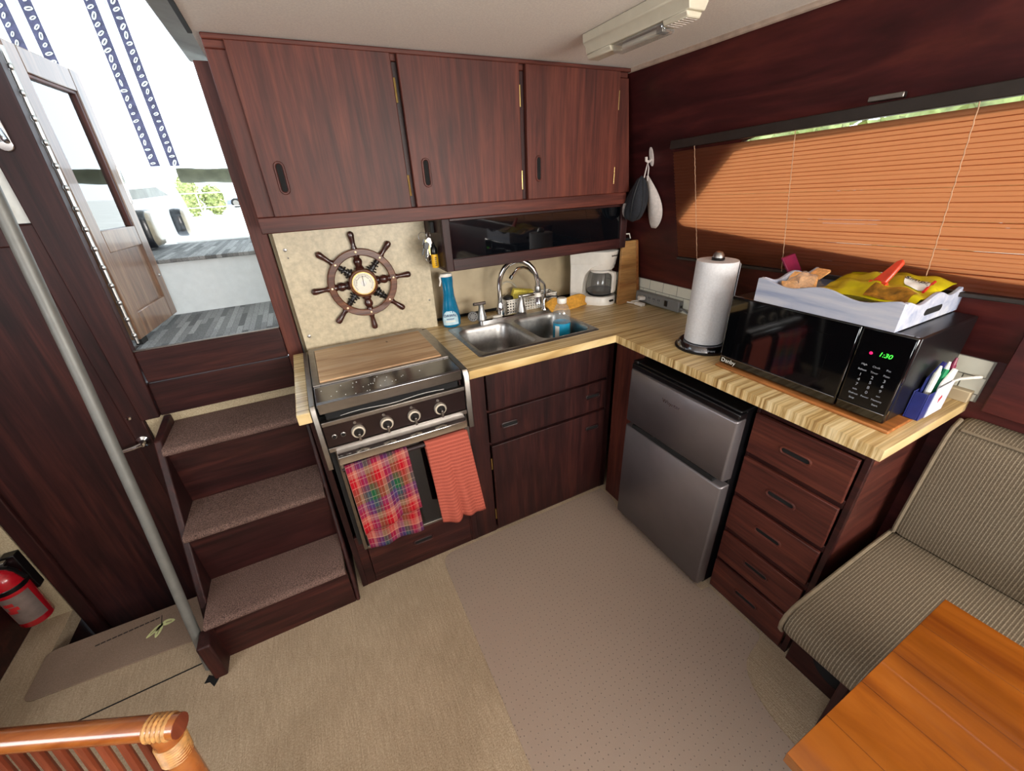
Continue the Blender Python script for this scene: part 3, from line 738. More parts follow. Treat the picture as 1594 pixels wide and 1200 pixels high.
oc = thing('stove_cabinet', 'dark mahogany cabinet surround under the stove with one drawer', 'cabinet', (-0.9, 0.35, 0))
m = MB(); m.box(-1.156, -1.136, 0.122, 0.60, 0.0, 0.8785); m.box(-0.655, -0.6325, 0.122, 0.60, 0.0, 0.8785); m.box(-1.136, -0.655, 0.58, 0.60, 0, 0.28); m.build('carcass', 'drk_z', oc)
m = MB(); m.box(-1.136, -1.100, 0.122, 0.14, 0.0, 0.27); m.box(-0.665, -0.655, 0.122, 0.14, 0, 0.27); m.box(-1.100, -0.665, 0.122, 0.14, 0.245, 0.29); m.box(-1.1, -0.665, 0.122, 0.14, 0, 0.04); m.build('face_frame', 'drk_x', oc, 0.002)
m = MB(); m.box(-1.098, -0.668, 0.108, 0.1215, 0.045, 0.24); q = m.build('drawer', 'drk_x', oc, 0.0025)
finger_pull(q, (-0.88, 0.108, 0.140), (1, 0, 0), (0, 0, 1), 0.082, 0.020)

# ------------------------------------------------------------------ stove
sv = thing('stove', 'small stainless marine stove with oven, four knobs and wooden board on the lid', 'stove', (-0.885, 0.25, 0.30))
m = MB(); m.box(-1.12, -0.66, 0.05, 0.56, 0.30, 0.86); m.build('body', 'blackmatte', sv)
for x0, x1 in ((-1.135, -1.119), (-0.661, -0.641)):
    m = MB(); m.prism([(-0.012, 0.70), (-0.012, 0.905), (0.0, 0.926), (0.49, 0.926), (0.49, 0.90), (0.03, 0.88), (0.03, 0.70)], 'x', x0, x1); m.build('side_flange', 'alu', sv, 0.002)
m = MB(); m.box(-1.116, -0.664, 0.004, 0.488, 0.905, 0.929); m.box(-1.116, -0.664, -0.004, 0.004, 0.892, 0.929); m.build('lid', 'polished', sv, 0.003)
for a in ((-1.116, -0.664, 0.452, 0.488), (-1.116, -1.095, 0.125, 0.452), (-0.685, -0.664, 0.125, 0.452), (-1.095, -0.685, 0.125, 0.140)):
    m = MB(); m.box(a[0], a[1], a[2], a[3], 0.929, 0.934); m.build('lid_trim', 'alu', sv, 0.001)
m = MB(); m.box(-1.094, -0.686, 0.141, 0.451, 0.9295, 0.9385); m.build('chopping_board', 'boardwood', sv, 0.002)
m = MB(); m.box(-1.10, -0.68, 0.006, 0.02, 0.866, 0.892); m.build('vent_slot', 'void', sv)
m = MB(); m.tube([(-1.06+0.03*k, 0.004, 0.872+0.003*sin(k*0.9)) for k in range(12)], 0.0012, 6); m.build('vent_wire', 'steel', sv)
m = MB(); m.box(-1.118, -0.662, -0.010, 0.010, 0.853, 0.868); m.build('top_trim', 'alu', sv, 0.002)
m = MB(); m.box(-1.118, -0.662, -0.004, 0.02, 0.776, 0.853); m.build('control_panel', 'bronze', sv, 0.002)
m = MB(); m.box(-1.118, -0.662, -0.010, 0.010, 0.760, 0.776); m.build('bottom_trim', 'alu', sv, 0.002)
for kx in (-1.022, -0.934, -0.845, -0.755):
    m = MB(); m.lathe([(0.0205,0.0),(0.0215,0.006),(0.0195,0.013),(0.0145,0.014)], (kx, -0.004, 0.810), (0,-1,0), 24); kn = m.build('knob', 'knobring', sv)
    m = MB(); m.lathe([(0.015,0.013),(0.014,0.017),(0.001,0.0175)], (kx, -0.004, 0.810), (0,-1,0), 20); m.build('knob_face', 'black', kn)
    m = MB(); m.box(kx-0.004, kx+0.004, -0.034, -0.02, 0.786, 0.813); m.build('pointer', 'alu', kn, 0.002)
    m = MB(); m.lathe([(0.0045,0.0),(0.0052,0.002),(0.0042,0.003),(0.003,0.0015),(0.001,0.0015)], (kx-0.004, -0.004, 0.8405), (0,-1,0), 12); m.build('burner_mark', 'alu', sv)
for kx in (-1.092, -1.066):
    m = MB(); m.lathe([(0.0075,0.0),(0.008,0.004),(0.006,0.005),(0.005,0.002),(0.001,0.002)], (kx, -0.004, 0.812), (0,-1,0), 14); bt = m.build('igniter_button', 'alu', sv)
    m = MB(); m.lathe([(0.005,0.003),(0.004,0.007),(0.001,0.0075)], (kx, -0.004, 0.812), (0,-1,0), 12); m.build('button_cap', 'black', bt)
m = MB(); m.box(-1.092, -0.664, 0.018, 0.05, 0.312, 0.757); od = m.build('oven_door', 'blackgloss', sv, 0.003)
for a in ((-1.104, -1.092, 0.303, 0.757), (-0.664, -0.654, 0.303, 0.757), (-1.092, -0.664, 0.303, 0.314)):
    m = MB(); m.box(a[0], a[1], 0.012, 0.03, a[2], a[3]); m.build('door_trim', 'alu', od, 0.0015)
m = MB(); m.prism([(-0.044, 0.728), (-0.040, 0.752), (-0.012, 0.762), (0.004, 0.758), (0.004, 0.752), (-0.012, 0.752), (-0.030, 0.744), (-0.036, 0.726)], 'x', -1.098, -0.676); m.build('handle', 'chrome', od, 0.0015)
for hx in (-1.094, -0.682):
    m = MB(); m.box(hx-0.005, hx+0.005, -0.036, 0.02, 0.700, 0.735); m.build('handle_bracket', 'alu', od, 0.002)
m = MB(); m.tube([(-1.096, -0.030, 0.703), (-0.680, -0.030, 0.703)], 0.0095, 10); m.build('towel_bar', 'bronze', od)
m = MB(); random.seed(3)
for k in range(26):
    x, y = random.gauss(-0.93, 0.075), random.gauss(0.062, 0.028); m.ball((x, min(0.115, max(0.01, y)), 0.9296), 0.0018, 0.0014, 0.0009, 6, 4)
o = m.build('crumbs', 'whitematte', sv); o['kind'] = 'stuff'
text('2', 0.018, 'stamp', 'ink', sv, frame((-0.83, 0.39, 0.9387), (1, 0, 0), (0, 1, 0)), 0.0002)

# towels on the oven bar
def towel(name, label, mat, x0, x1, zf, zb, zf_l, skew, ybar=-0.030, r=0.0125, uv=True, fold=0.006, seed=1):
    # x0..x1 at the bar; front bottom at zf (right) / zf_l (left); back bottom zb
    rnd = random.Random(seed); ph = rnd.random()*6
    zt = 0.703; NV = 46; Lf = zt-min(zf, zf_l); Lb = zt-zb
    def fn(u, v):
        zfu = zf_l+(zf-zf_l)*u
        lf = zt-zfu; tot = lf+pi*r+Lb; s = v*tot
        wave = fold*sin(u*7.5+ph)+fold*0.6*sin(u*15+ph*2)
        if s < lf:
            d = (lf-s)/Lf; x = x0+(x1-x0)*u+skew*d*(0.4+0.6*u); z = zfu+s+0.008*sin(u*9+ph)*d; y = ybar-r-0.004-abs(wave)*d*1.5-0.006*d
        elif s < lf+pi*r:
            a = (s-lf)/r; x = x0+(x1-x0)*u; y = ybar-r*cos(a); z = zt+r*sin(a)
        else:
            d = (s-lf-pi*r)/Lb; x = x0+(x1-x0)*u+skew*0.5*d; z = zt-d*Lb+0.006*sin(u*11+ph); y = ybar+r-0.002*d+abs(wave)*0.3*d
        return (x, min(y, 0.006), z)
    m = MB(); m.grid(fn, 28, NV)
    o = m.build(name, mat, None, 0, smooth=180, uv=True, origin=((x0+x1)/2, ybar, min(zf, zb)))
    solidify(o, 0.003, 0.0); tag(o, label, 'towel'); return o
towel('plaid_tea_towel', 'plaid tea towel in red, green and purple hanging on the oven bar', 'plaid', -1.088, -0.892, 0.468, 0.325, 0.432, 0.012, seed=4)
towel('coral_dishcloth', 'plain coral waffle dishcloth hanging on the right of the oven bar', 'waffle', -0.832, -0.680, 0.345, 0.42, 0.352, 0.036, fold=0.010, seed=9)

# ------------------------------------------------------------------ fridge and drawer base
fr = thing('mini_fridge', 'grey two-door mini fridge under the worktop', 'fridge', (0.2, -0.318, 0))
m = MB(); m.box(0.060, 0.42, -0.548, -0.086, 0.022, 0.822); m.build('body', 'black', fr, 0.004)
for n_, z0, z1 in (('freezer_door', 0.556, 0.795), ('fridge_door', 0.042, 0.532)):
    m = MB(); m.loft([[(0.058, y, z) for y, z in rrect(-0.5526, -0.0819, z0, z1, 0.004, 3)], [(0.024, y, z) for y, z in rrect(-0.5526, -0.0819, z0, z1, 0.006, 3)], [(0.0167, y, z) for y, z in rrect(-0.547, -0.0875, z0+0.003, z1-0.003, 0.006, 3)]])
    d = m.build(n_, 'fridge', fr, 0, smooth=60)
    if n_ == 'freezer_door':
        text('Whynter', 0.022, 'lettering', 'chrome', d, frame((0.0163, -0.300, 0.735), (0, -1, 0), (0, 0, 1)), 0.0004)
    else:
        m = MB(); m.prism([(-0.12, 0.533), (-0.12, 0.549), (-0.15, 0.553), (-0.50, 0.553), (-0.515, 0.545), (-0.515, 0.533)], 'x', 0.019, 0.05); m.build('handle_recess', 'void', d, 0.002)
m = MB(); m.box(0.022, 0.06, -0.5526, -0.0819, 0.796, 0.818); m.box(0.030, 0.42, -0.550, -0.084, 0.818, 0.828); m.build('top_cap', 'black', fr, 0.004)
m = MB(); m.box(0.024, 0.06, -0.11, -0.086, 0.818, 0.832); m.build('hinge_cover', 'black', fr, 0.004)
for yy in (-0.12, -0.51):
    m = MB(); m.lathe([(0.016, 0.0), (0.016, 0.022)], (0.09, yy, 0), n=12); m.build('foot', 'black', fr)

db = thing('drawer_cabinet', 'dark mahogany five-drawer cabinet at the end of the worktop', 'cabinet', (0.25, -0.71, 0))
m = MB(); m.box(0.112, 0.425, -0.856, -0.84, 0.0, 0.8825); m.box(0.112, 0.425, -0.570, -0.556, 0.0, 0.8825); m.box(0.40, 0.425, -0.84, -0.57, 0, 0.8825); m.build('carcass', 'mah_x', db, 0.002)
m = MB(); m.box(0.0975, 0.112, -0.858, -0.842, 0.0, 0.8825); m.box(0.0975, 0.112, -0.565, -0.555, 0, 0.8825)
m.box(0.0975, 0.112, -0.842, -0.565, 0.0, 0.022); m.box(0.0975, 0.112, -0.842, -0.565, 0.815, 0.8825)
for z0, z1 in ((0.645, 0.675), (0.475, 0.50), (0.305, 0.34), (0.158, 0.18)): m.box(0.0985, 0.112, -0.842, -0.565, z0, z1)
m.build('face_frame', 'drk_y', db, 0.0015)
for z0, z1, hz in ((0.668, 0.813, 0.739), (0.497, 0.648, 0.572), (0.334, 0.477, 0.412), (0.177, 0.308, 0.246), (0.018, 0.160, 0.090)):
    m = MB(); m.box(0.086, 0.098, -0.838, -0.560, z0, z1); d = m.build('drawer', 'mah_y', db, 0.0025)
    finger_pull(d, (0.086, -0.699, hz), (0, -1, 0), (0, 0, 1), 0.085, 0.021, 'mah_y')

# ------------------------------------------------------------------ tiles on the starboard side
tb = MB(); tb.box(0.4285, 0.4315, -0.905, 0.60, 0.9145, 1.028); to = struct('trim_16', tb, 'grout', smooth=0)
TW, TH, G = 0.0835, 0.0438, 0.0026
rows = [(1.027-TH+0.0, 1.027), (1.027-2*TH-G, 1.027-TH-G), (0.915, 1.027-2*TH-2*G)]
for r_, (z0, z1) in enumerate(rows):
    y = 0.60 if r_ != 1 else 0.60-TW/2
    if r_ == 1:
        m = MB(); m.box(0.4262, 0.4286, 0.60-TW/2+G, 0.60, z0, z1); m.build('tile', 'tile', to, 0.0008, seg=1)
    proto = None
    while y > -0.90:
        y1 = max(y-TW, -0.905)
        if proto and y-y1 > TW-1e-4:
            o = proto.copy(); COL.objects.link(o); o.parent = to; o.location = (0, y-py, 0)
        else:
            m = MB(); m.box(0.4262, 0.4286, y1+G, y, z0, z1); o = m.build('tile', 'tile', to, 0.0008, seg=1)
            if y-y1 > TW-1e-4: proto = o; py = y
        y -= TW

# ------------------------------------------------------------------ window blind
def xb(z): return 0.432-0.268*(z-1.03)-0.030
def zt_(z, y): return z-0.030*(y-0.072)
bl = thing('window_blind', 'bronze-coloured slatted blind drawn over the window, lit by sun', 'blind', (0.30, -0.7, 1.16))
YB0, YB1 = 0.072, -1.62
def bar(name, z, dz, dx, mat, y0=YB0, y1=YB1, xo=0.0):
    m = MB(); cs = []
    for y in (y0, y1):
        zz = zt_(z, y)
        cs += [(xb(zz)-dx+xo, y, zz), (xb(zz)+dx+xo, y, zz), (xb(zz)+dx+xo, y, zz+dz), (xb(zz)-dx+xo, y, zz+dz)]
    m.add(cs, [(0,1,2,3),(7,6,5,4),(0,4,5,1),(1,5,6,2),(2,6,7,3),(3,7,4,0)]); return m.build(name, mat, bl, 0.002)
bar('headrail', 1.560, 0.028, 0.0125, 'bronze_rail'); bar('bottom_rail', 1.158, 0.011, 0.007, 'bronze_rail')
NS = 36; zlo, zhi = 1.176, 1.546
random.seed(11)
slat_me = None
for k in range(NS):
    z = zlo+(zhi-zlo)*k/(NS-1)
    if slat_me is None:
        m = MB(); W = 0.0128; tilt = radians(60); vs = []
        for j in range(4):
            s_ = (j/3-0.5)*W; bow = 0.0018*(1-(2*j/3-1)**2)
            dx = s_*cos(tilt)-bow*sin(tilt); dz = s_*sin(tilt)+bow*cos(tilt)
            for i, y in enumerate((YB0-0.004, -0.78, YB1+0.004)):
                vs.append((-dx, y, dz-0.030*(y-0.072)))
        fs = [(j*3+i, j*3+i+1, j*3+i+4, j*3+i+3) for j in range(3) for i in range(2)]
        m.add(vs, fs); slat_me = m.mesh('slat', 'slat', smooth=180)
    o = bpy.data.objects.new('slat', slat_me); COL.objects.link(o); o.parent = bl
    o.location = Vector((xb(z)+random.uniform(-.0004, .0004), 0, z))-Vector(bl.location)
    o.rotation_euler = (0, radians(random.uniform(-6, 6)), radians(random.uniform(-0.05, 0.05)))
for y in (-0.036, -0.374, -0.735, -1.15):
    m = MB(); pts = []
    for k in range(60):
        z = 1.165+(1.562-1.165)*k/59; zz = zt_(z, y); pts.append((xb(zz)-0.0085+0.0008*(k % 2), y+0.0008*((k//2) % 2), zz))
    m.tube(pts, 0.0011, 6); m.build('lift_cord', 'cord', bl)
m = MB(); m.box(0.246, 0.262, -0.60, -0.53, 1.612, 1.624); m.build('mounting_clip', 'alu', bl, 0.002)

# ------------------------------------------------------------------ microwave and what stands on it
bd = thing('cutting_board', 'brown wooden board lying under the microwave on the worktop', 'board', (0.24, -0.63, 0.914))
m = MB(); m.box(0.075, 0.36, -0.868, -0.398, 0.914, 0.923); m.build('plank', 'underboard', bd, 0.003)
mw = thing('microwave', 'black microwave oven with green clock standing on the worktop', 'microwave', (0.23, -0.625, 0.923))
m = MB(); m.box(0.100, 0.380, -0.848, -0.402, 0.930, 1.143); m.build('body', 'black', mw, 0.004)
m = MB(); m.box(0.086, 0.101, -0.742, -0.402, 0.928, 1.145); dd = m.build('door', 'blackgloss', mw, 0.004)
m = MB(); m.box(0.0845, 0.0865, -0.690, -0.452, 0.985, 1.105); m.build('door_window', 'blackgloss', dd)
m = MB(); m.box(0.083, 0.0865, -0.738, -0.406, 0.9505, 0.9535); m.box(0.083, 0.0865, -0.844, -0.746, 0.9505, 0.9535); m.build('lower_trim', 'polished', mw, 0.0008)
m = MB(); m.box(0.086, 0.101, -0.848, -0.7435, 0.928, 1.145); pn = m.build('control_panel', 'blackgloss', mw, 0.004)
text('Danby', 0.019, 'lettering', 'whitematte', dd, frame((0.0857, -0.434, 0.939), (0, -1, 0), (0, 0, 1)), 0.0003)
text('1:30', 0.0150, 'clock_digits', 'led', pn, frame((0.0857, -0.803, 1.090), (0, -1, 0), (0, 0, 1)), 0.0003, shear=0.2)
m = MB(); m.lathe([(0.0036, 0), (0.001, 0.0006)], (0.0857, -0.776, 1.088), (-1, 0, 0), 12); m.build('indicator', 'redled', pn)
rr_ = 0
for zz, lab in ((1.058, ('High', 'Clock', 'Pot')), (1.044, ('Reheat', 'Timer', 'Pizza')), (1.031, ('1', '2', '3')), (1.018, ('4', '5', '6')), (1.005, ('7', '8', '9')), (0.992, ('min', '0', 'sec')), (0.980, ('Defrost', 'Power', 'Memory')), (0.968, ('Stop', ' ', 'Start'))):
    for yy, s_ in zip((-0.772, -0.796, -0.820), lab):
        if s_.strip(): text(s_, 0.0105 if len(s_) == 1 else 0.0062, 'key_print', 'greyprint', pn, frame((0.0857, yy, zz), (0, -1, 0), (0, 0, 1)), 0.0002)
for xx in (0.115, 0.355):
    for yy in (-0.83, -0.42):
        m = MB(); m.lathe([(0.011, 0.923), (0.011, 0.931)], (xx, yy, 0), n=10); m.build('foot', 'rubber', mw)
# whitewashed tray with scalloped sides
ty = thing('serving_tray', 'whitewashed wooden tray with scalloped sides on top of the microwave', 'tray', (0.24, -0.635, 1.145))
TX0, TX1, TY0, TY1, TZ = 0.092, 0.390, -0.803, -0.470, 1.1455
T3 = 0.268*0.0
def scallop(L, h, n=32):
    pts = []
    for k in range(n+1):
        t = k/n; z = h-0.010+0.008*cos(4*pi*t)
        if t < 0.02 or t > 0.98: z = h-0.006
        pts.append((t*L, z))
    return pts
m = MB(); m.box(TX0+.004, TX1-.004, TY0+.004, TY1-.004, TZ, TZ+0.007); m.build('base', 'whitewash', ty)
def side_y(name, xa, xb_, hole=False, h=0.070):
    L = TY1-TY0; top = scallop(L, h); poly = [(TY0, TZ)]+[(TY0+u, TZ+z) for u, z in top]+[(TY1, TZ)]
    m = MB(); m.prism(poly, 'x', xa, xb_); return m.build(name, 'whitewash', ty, 0.0015)
side_y('side', TX0-0.008, TX0); side_y('side', TX1-0.012, TX1-0.004, h=0.086)
for ya in (TY0, TY1-0.009):
    L = TX1-TX0; top = scallop(L, 0.068); poly = [(TX0, TZ)]+[(TX0+u, TZ+z) for u, z in top]+[(TX1-0.006, TZ+0.05), (TX1-0.006, TZ)]
    m = MB(); m.prism(poly, 'y', ya, ya+0.009); e_ = m.build('end', 'whitewash', ty, 0.0015)
    m = MB(); hp = [(0.24+x, TZ+0.026+z) for x, z in stadium(0.085, 0.016)]; m.prism(hp, 'y', ya-0.0006, ya+0.0096); m.build('handle_slot', 'void', e_)
# bag of chips
cb = thing('chip_bag', 'crumpled yellow snack bag closed with a red clip in the tray', 'bag', (0.25, -0.67, TZ+0.008))
def bagf(sgn):
    def fn(u, v):
        y = -0.572-0.222*u; x = 0.165+0.19*v
        puff = (sin(pi*min(1, max(0, u)))**0.6)*(sin(pi*v)**0.55)
        z = TZ+0.034+0.014*u+0.012*v+sgn*0.022*puff+0.005*sin(u*23+v*9)*puff+0.004*sin(v*19+u*5)+0.014*v
        return (x+0.004*sin(u*17), y+0.004*sin(v*13), max(z, TZ+0.0085))
    return fn
m = MB(); m.grid(bagf(1), 26, 14); m.build('front_film', 'bag', cb, smooth=60)
m = MB(); m.grid(bagf(-1), 26, 14); m.build('back_film', 'bag', cb, smooth=60)
def onbag(u, v, dz=0.0015):
    p = Vector(bagf(1)(u, v)); p.z += dz; return p
m = MB(); m.grid(lambda u, v: onbag(0.52+0.40*u, 0.02+0.22*v, 0.0012), 14, 8); m.build('chip_picture', 'bagbrown', cb, smooth=60)
m = MB(); cpt = [onbag(0.80+0.11*cos(a), 0.50+0.17*sin(a), 0.002) for a in [2*pi*k/24 for k in range(24)]]; m.add([onbag(0.80, 0.50, 0.0028)]+cpt, [(0, k+1, (k+1) % 24+1) for k in range(24)]); lg = m.build('white_oval', 'whitematte', cb)
pc = onbag(0.80, 0.50, 0.0065); px_ = (onbag(0.86, 0.50)-onbag(0.74, 0.50)).normalized(); py_ = (onbag(0.80, 0.58)-onbag(0.80, 0.42)).normalized()
text('Simply', 0.021, 'lettering', 'ink', lg, frame(pc, px_, py_), 0.0004, shear=0.25)
m = MB(); q0, q1 = onbag(0.90, 0.34, 0.004), onbag(0.905, 0.66, 0.006); m.tube([q0, (q0+q1)/2+Vector((0,0,.002)), q1], 0.0032, 6); m.build('red_stroke', 'red', cb)
m = MB(); m.grid(lambda u, v: onbag(0.42+0.035*u, 0.60+0.2*v, 0.002), 3, 4); m.build('white_patch', 'whitematte', cb)
m = MB(); m.grid(lambda u, v: onbag(0.24+0.10*u, 0.86+0.06*v, 0.002), 4, 3); m.build('print_block', 'bagbrown', cb)
ck = thing('bag_clip', 'red plastic clip on the yellow snack bag', 'clip', (0.23, -0.685, TZ+0.05))
m = MB()
base = Vector((0.225, -0.690, TZ+0.072)); tip = Vector((0.258, -0.705, TZ+0.118))
sd = Vector((0.25, 0.95, 0)).normalized()*0.012
ring = [base-sd*0.9, base+sd*0.9, tip+sd*1.1, tip-sd*1.1]
up_ = (tip-base).normalized(); nv_ = sd.normalized().cross(up_)*0.005
pl = [base-sd*1.3, base+sd*1.3, tip+sd*0.7, tip+up_*0.008, tip-sd*0.7]; n_ = len(pl)
m.add([q-nv_ for q in pl]+[q+nv_ for q in pl], [list(range(n_))[::-1], [n_+i for i in range(n_)]]+[(i, (i+1) % n_, n_+(i+1) % n_, n_+i) for i in range(n_)]); m.build('body', 'clip', ck, 0.003)
m = MB(); m.tube([base-sd*1.7-up_*0.004, base+sd*1.7-up_*0.004], 0.0055, 8); m.build('jaw', 'clip', ck)
# crackers in a clear packet
for k, (x, y, z, rz, ry) in enumerate(((0.222, -0.500, 0.052, 0.2, -0.55), (0.208, -0.537, 0.046, 0.5, -0.6), (0.262, -0.530, 0.062, -0.2, -0.5), (0.170, -0.515, 0.036, 0.9, -0.5))):
    m = MB(); m.xf = Matrix.Translation((x, y, TZ+z)) @ Matrix.Rotation(rz, 4, 'Z') @ Matrix.Rotation(ry, 4, 'Y')
    m.prism([(a+0.0012*(i % 2), b) for i, (a, b) in enumerate(rrect(-0.021, 0.021, -0.021, 0.021, 0.004, 2))], 'z', -0.002, 0.002)
    o = m.build('cracker', 'cracker', None, origin=(x, y, TZ+z-0.004))
    tag(o, ('orange cracker nearest the paper towel in the tray', 'orange cracker lying flat between other crackers in the tray', 'orange cracker on top, furthest back in the tray', 'orange cracker at the front of the tray pile')[k], 'cracker', 'crackers in the tray')
pk = MB(); pk.grid(lambda u, v: (0.125+0.17*v, -0.478-0.088*u, TZ+0.010+0.062*(sin(pi*u)*sin(pi*v))**0.7+0.004*sin(u*19+v*11)), 14, 12)
tag(pk.build('clear_packet', 'bottle', None, smooth=80, origin=(0.235, -0.52, TZ+0.008)), 'clear film packet over the crackers in the tray', 'packet')

# pen and card box stuck to the microwave's end
pb = thing('pen_caddy', 'dark blue pen holder with a printed card beside the microwave', 'holder', (0.24, -0.872, 0.914))
m = MB()
for a in ((0.18, 0.30, -0.8785, -0.876), (0.18, 0.30, -0.852, -0.8495), (0.18, 0.1825, -0.876, -0.852), (0.2975, 0.30, -0.876, -0.852)): m.box(a[0], a[1], a[2], a[3], 0.9235, 0.995)
m.box(0.18, 0.30, -0.876, -0.852, 0.9235, 0.926); m.build('cup', 'navy', pb, 0.001)
m = MB(); m.box(0.21, 0.298, -0.8802, -0.8788, 0.924, 1.004); cd_ = m.build('card', 'card', pb)
m = MB(); m.prism([(0.25, 0.955), (0.262, 0.968), (0.256, 0.975), (0.245, 0.967)], 'y', -0.8806, -0.8802); m.build('printed_mark', 'redprint', cd_)
for nm, lab, mt, x, lean_, top, tipc in (('marker', 'green marker standing in the blue pen holder', 'green', 0.245, 0.010, 1.058, 'pen'), ('marker', 'maroon marker standing at the back of the blue pen holder', 'maroon', 0.275, 0.014, 1.060, 'maroon'), ('pen', 'pale pen standing nearest the front of the blue pen holder', 'pen', 0.205, 0.006, 1.058, 'pen')):
    t_ = thing(nm, lab, 'pen', (x, -0.864, 0.927), 'pens in the blue holder')
    m = MB(); m.tube([(x, -0.864, 0.9275), (x+lean_, -0.866, top-0.018)], 0.0062, 10); m.build('barrel', mt, t_)
    m = MB(); m.tube([(x+lean_, -0.866, top-0.018), (x+lean_*1.2, -0.866, top)], [0.005, 0.0025], 10); m.build('cap', tipc, t_)
for nm, x0, x1, zz, mt, lab in (('notebook', 0.19, 0.275, 1.055, 'navy', 'navy notebook standing in the pen holder'), ('envelope', 0.225, 0.292, 1.040, 'whitematte', 'white envelope standing in the pen holder')):
    yq = -0.856 if mt == 'navy' else -0.8735
    m = MB(); m.prism([(x0, 0.9275), (x1, 0.9275), (x1+0.012, zz-0.012), (x1-0.02, zz), (x0+0.012, zz-0.03)], 'y', yq-0.0015, yq+0.0015); tag(m.build(nm, mt, None, 0, origin=((x0+x1)/2, yq, 0.9275)), lab, nm)
mc = MB(); mc.tube([(0.386, -0.846, 0.956), (0.40, -0.865, 0.975), (0.405, -0.885, 0.985), (0.418, -0.895, 0.987)], 0.004, 8); tag(mc.build('white_cable', 'whiteplastic', None, origin=(0.40, -0.87, 0.956)), 'short white cable between the microwave and the tiles', 'cable')
# maroon folder leaning between towel roll and microwave
m = MB(); m.hexa([(0.30,-0.455,1.1465),(0.36,-0.455,1.1465),(0.36,-0.462,1.1465),(0.30,-0.462,1.1465),(0.285,-0.400,1.232),(0.345,-0.400,1.240),(0.345,-0.407,1.240),(0.285,-0.407,1.232)])
tag(m.build('folder', 'maroon', None, 0.001, origin=(0.33, -0.45, 1.1465)), 'maroon folder leaning on the left end of the tray', 'folder')

# ------------------------------------------------------------------ paper towel roll
pt = thing('paper_towel_holder', 'round steel paper towel holder with a black base on the worktop', 'holder', (0.178, -0.262, 0.914))
CX, CY = 0.178, -0.262
m = MB(); m.lathe([(0.093, 0.914), (0.094, 0.919), (0.088, 0.922)], (CX, CY, 0), n=40); m.build('base_ring', 'black', pt)
m = MB(); m.lathe([(0.088, 0.922), (0.083, 0.936), (0.078, 0.940), (0.001, 0.9405)], (CX, CY, 0), n=40); bs = m.build('base', 'polished', pt)
m = MB(); m.lathe([(0.008, 0.9405), (0.008, 1.224)], (CX, CY, 0), n=14); m.build('spindle', 'steel', pt)
m = MB(); m.lathe([(0.019, 1.2215), (0.0205, 1.226), (0.019, 1.230)], (CX, CY, 0), n=20); m.build('knob_ring', 'black', pt)
m = MB(); m.lathe([(0.0185, 1.230), (0.017, 1.238), (0.011, 1.246), (0.001, 1.249)], (CX, CY, 0), n=20); m.build('knob', 'steel', pt)
m = MB(); m.tube([(CX+0.055, CY-0.066, 0.945), (CX+0.058, CY-0.069, 1.06)], 0.0035, 8); m.ball((CX+0.058, CY-0.069, 1.063), 0.006, 0.006, 0.006, 8, 6); m.build('tension_arm', 'steel', pt)
rl = thing('paper_towel_roll', 'white quilted paper towel roll on the steel holder', 'paper towel', (CX, CY, 0.942))
m = MB(); m.lathe([(0.020, 0.9425), (0.064, 0.942), (0.0655, 0.945), (0.0655, 1.217), (0.064, 1.2205), (0.020, 1.2205), (0.020, 0.9425)], (CX, CY, 0), n=40); m.build('roll', 'paper', rl)
m = MB(); m.grid(lambda u, v: (CX+(0.0662+0.004*u)*cos(-0.2-0.9*u), CY+(0.0662+0.004*u)*sin(-0.2-0.9*u), 0.944+0.268*v), 10, 4); solidify(m.build('loose_sheet', 'paper', rl, smooth=80), 0.0012)
text('Cuisinart', 0.012, 'lettering', 'greyprint', bs, frame((CX-0.086*cos(0.9), CY-0.086*sin(0.9), 0.929), (sin(0.9), -cos(0.9), 0), (0, 0, 1)), 0.0003)

# ------------------------------------------------------------------ wheel panel and barometer wheel
wpnl = thing('splash_panel', 'cream speckled panel behind the stove', 'panel', (-0.85, 0.57, 0.915))
m = MB(); m.box(-1.120, -0.577, 0.527, 0.606, 0.915, 1.374); m.build('board', 'panel', wpnl, 0.002)
for x, z, r in ((-1.095, 1.300, 0.0065), (-1.092, 1.272, 0.003), (-1.098, 0.975, 0.0065), (-0.60, 1.04, 0.004)):
    m = MB(); m.lathe([(r, 0), (r*0.9, 0.002), (0.001, 0.0035)], (x, 0.527, z), (0,-1,0), 12); m.build('screw_head', 'steel', wpnl)
WX, WY, WZ = -0.857, 0.512, 1.153
wh = thing('ship_wheel', "wooden ship's wheel wall ornament with a barometer in its hub", 'ornament', (WX, 0.526, WZ))
m = MB(); m.lathe([(0.106, 0.012), (0.104, -0.008), (0.107, -0.011), (0.127, -0.011), (0.130, -0.008), (0.130, 0.012), (0.106, 0.012)], (WX, WY, WZ), (0, 1, 0), 48, cap=False); m.build('rim', 'wheelwood', wh)
m = MB(); m.lathe([(0.0, 0.012), (0.052, 0.012), (0.056, 0.008), (0.056, -0.006), (0.052, -0.013), (0.046, -0.015), (0.043, -0.012)], (WX, WY, WZ), (0, 1, 0), 40, cap=False); m.build('hub', 'wheelwood', wh)
m = MB(); m.lathe([(0.001, 0.0108), (0.0405, 0.0108), (0.0405, 0.0100)], (WX, WY, WZ), (0, -1, 0), 40); dl = m.build('dial', 'dial', wh)
m = MB(); m.lathe([(0.0405, 0.010), (0.0405, 0.0145), (0.0435, 0.0145), (0.0445, 0.012)], (WX, WY, WZ), (0, -1, 0), 40, cap=False); m.build('bezel', 'brass', wh)
m = MB(); m.lathe([(0.001, 0.0112), (0.0105, 0.0112), (0.0105, 0.0106)], (WX, WY, WZ), (0, -1, 0), 20); m.build('dial_centre', 'steel', dl)
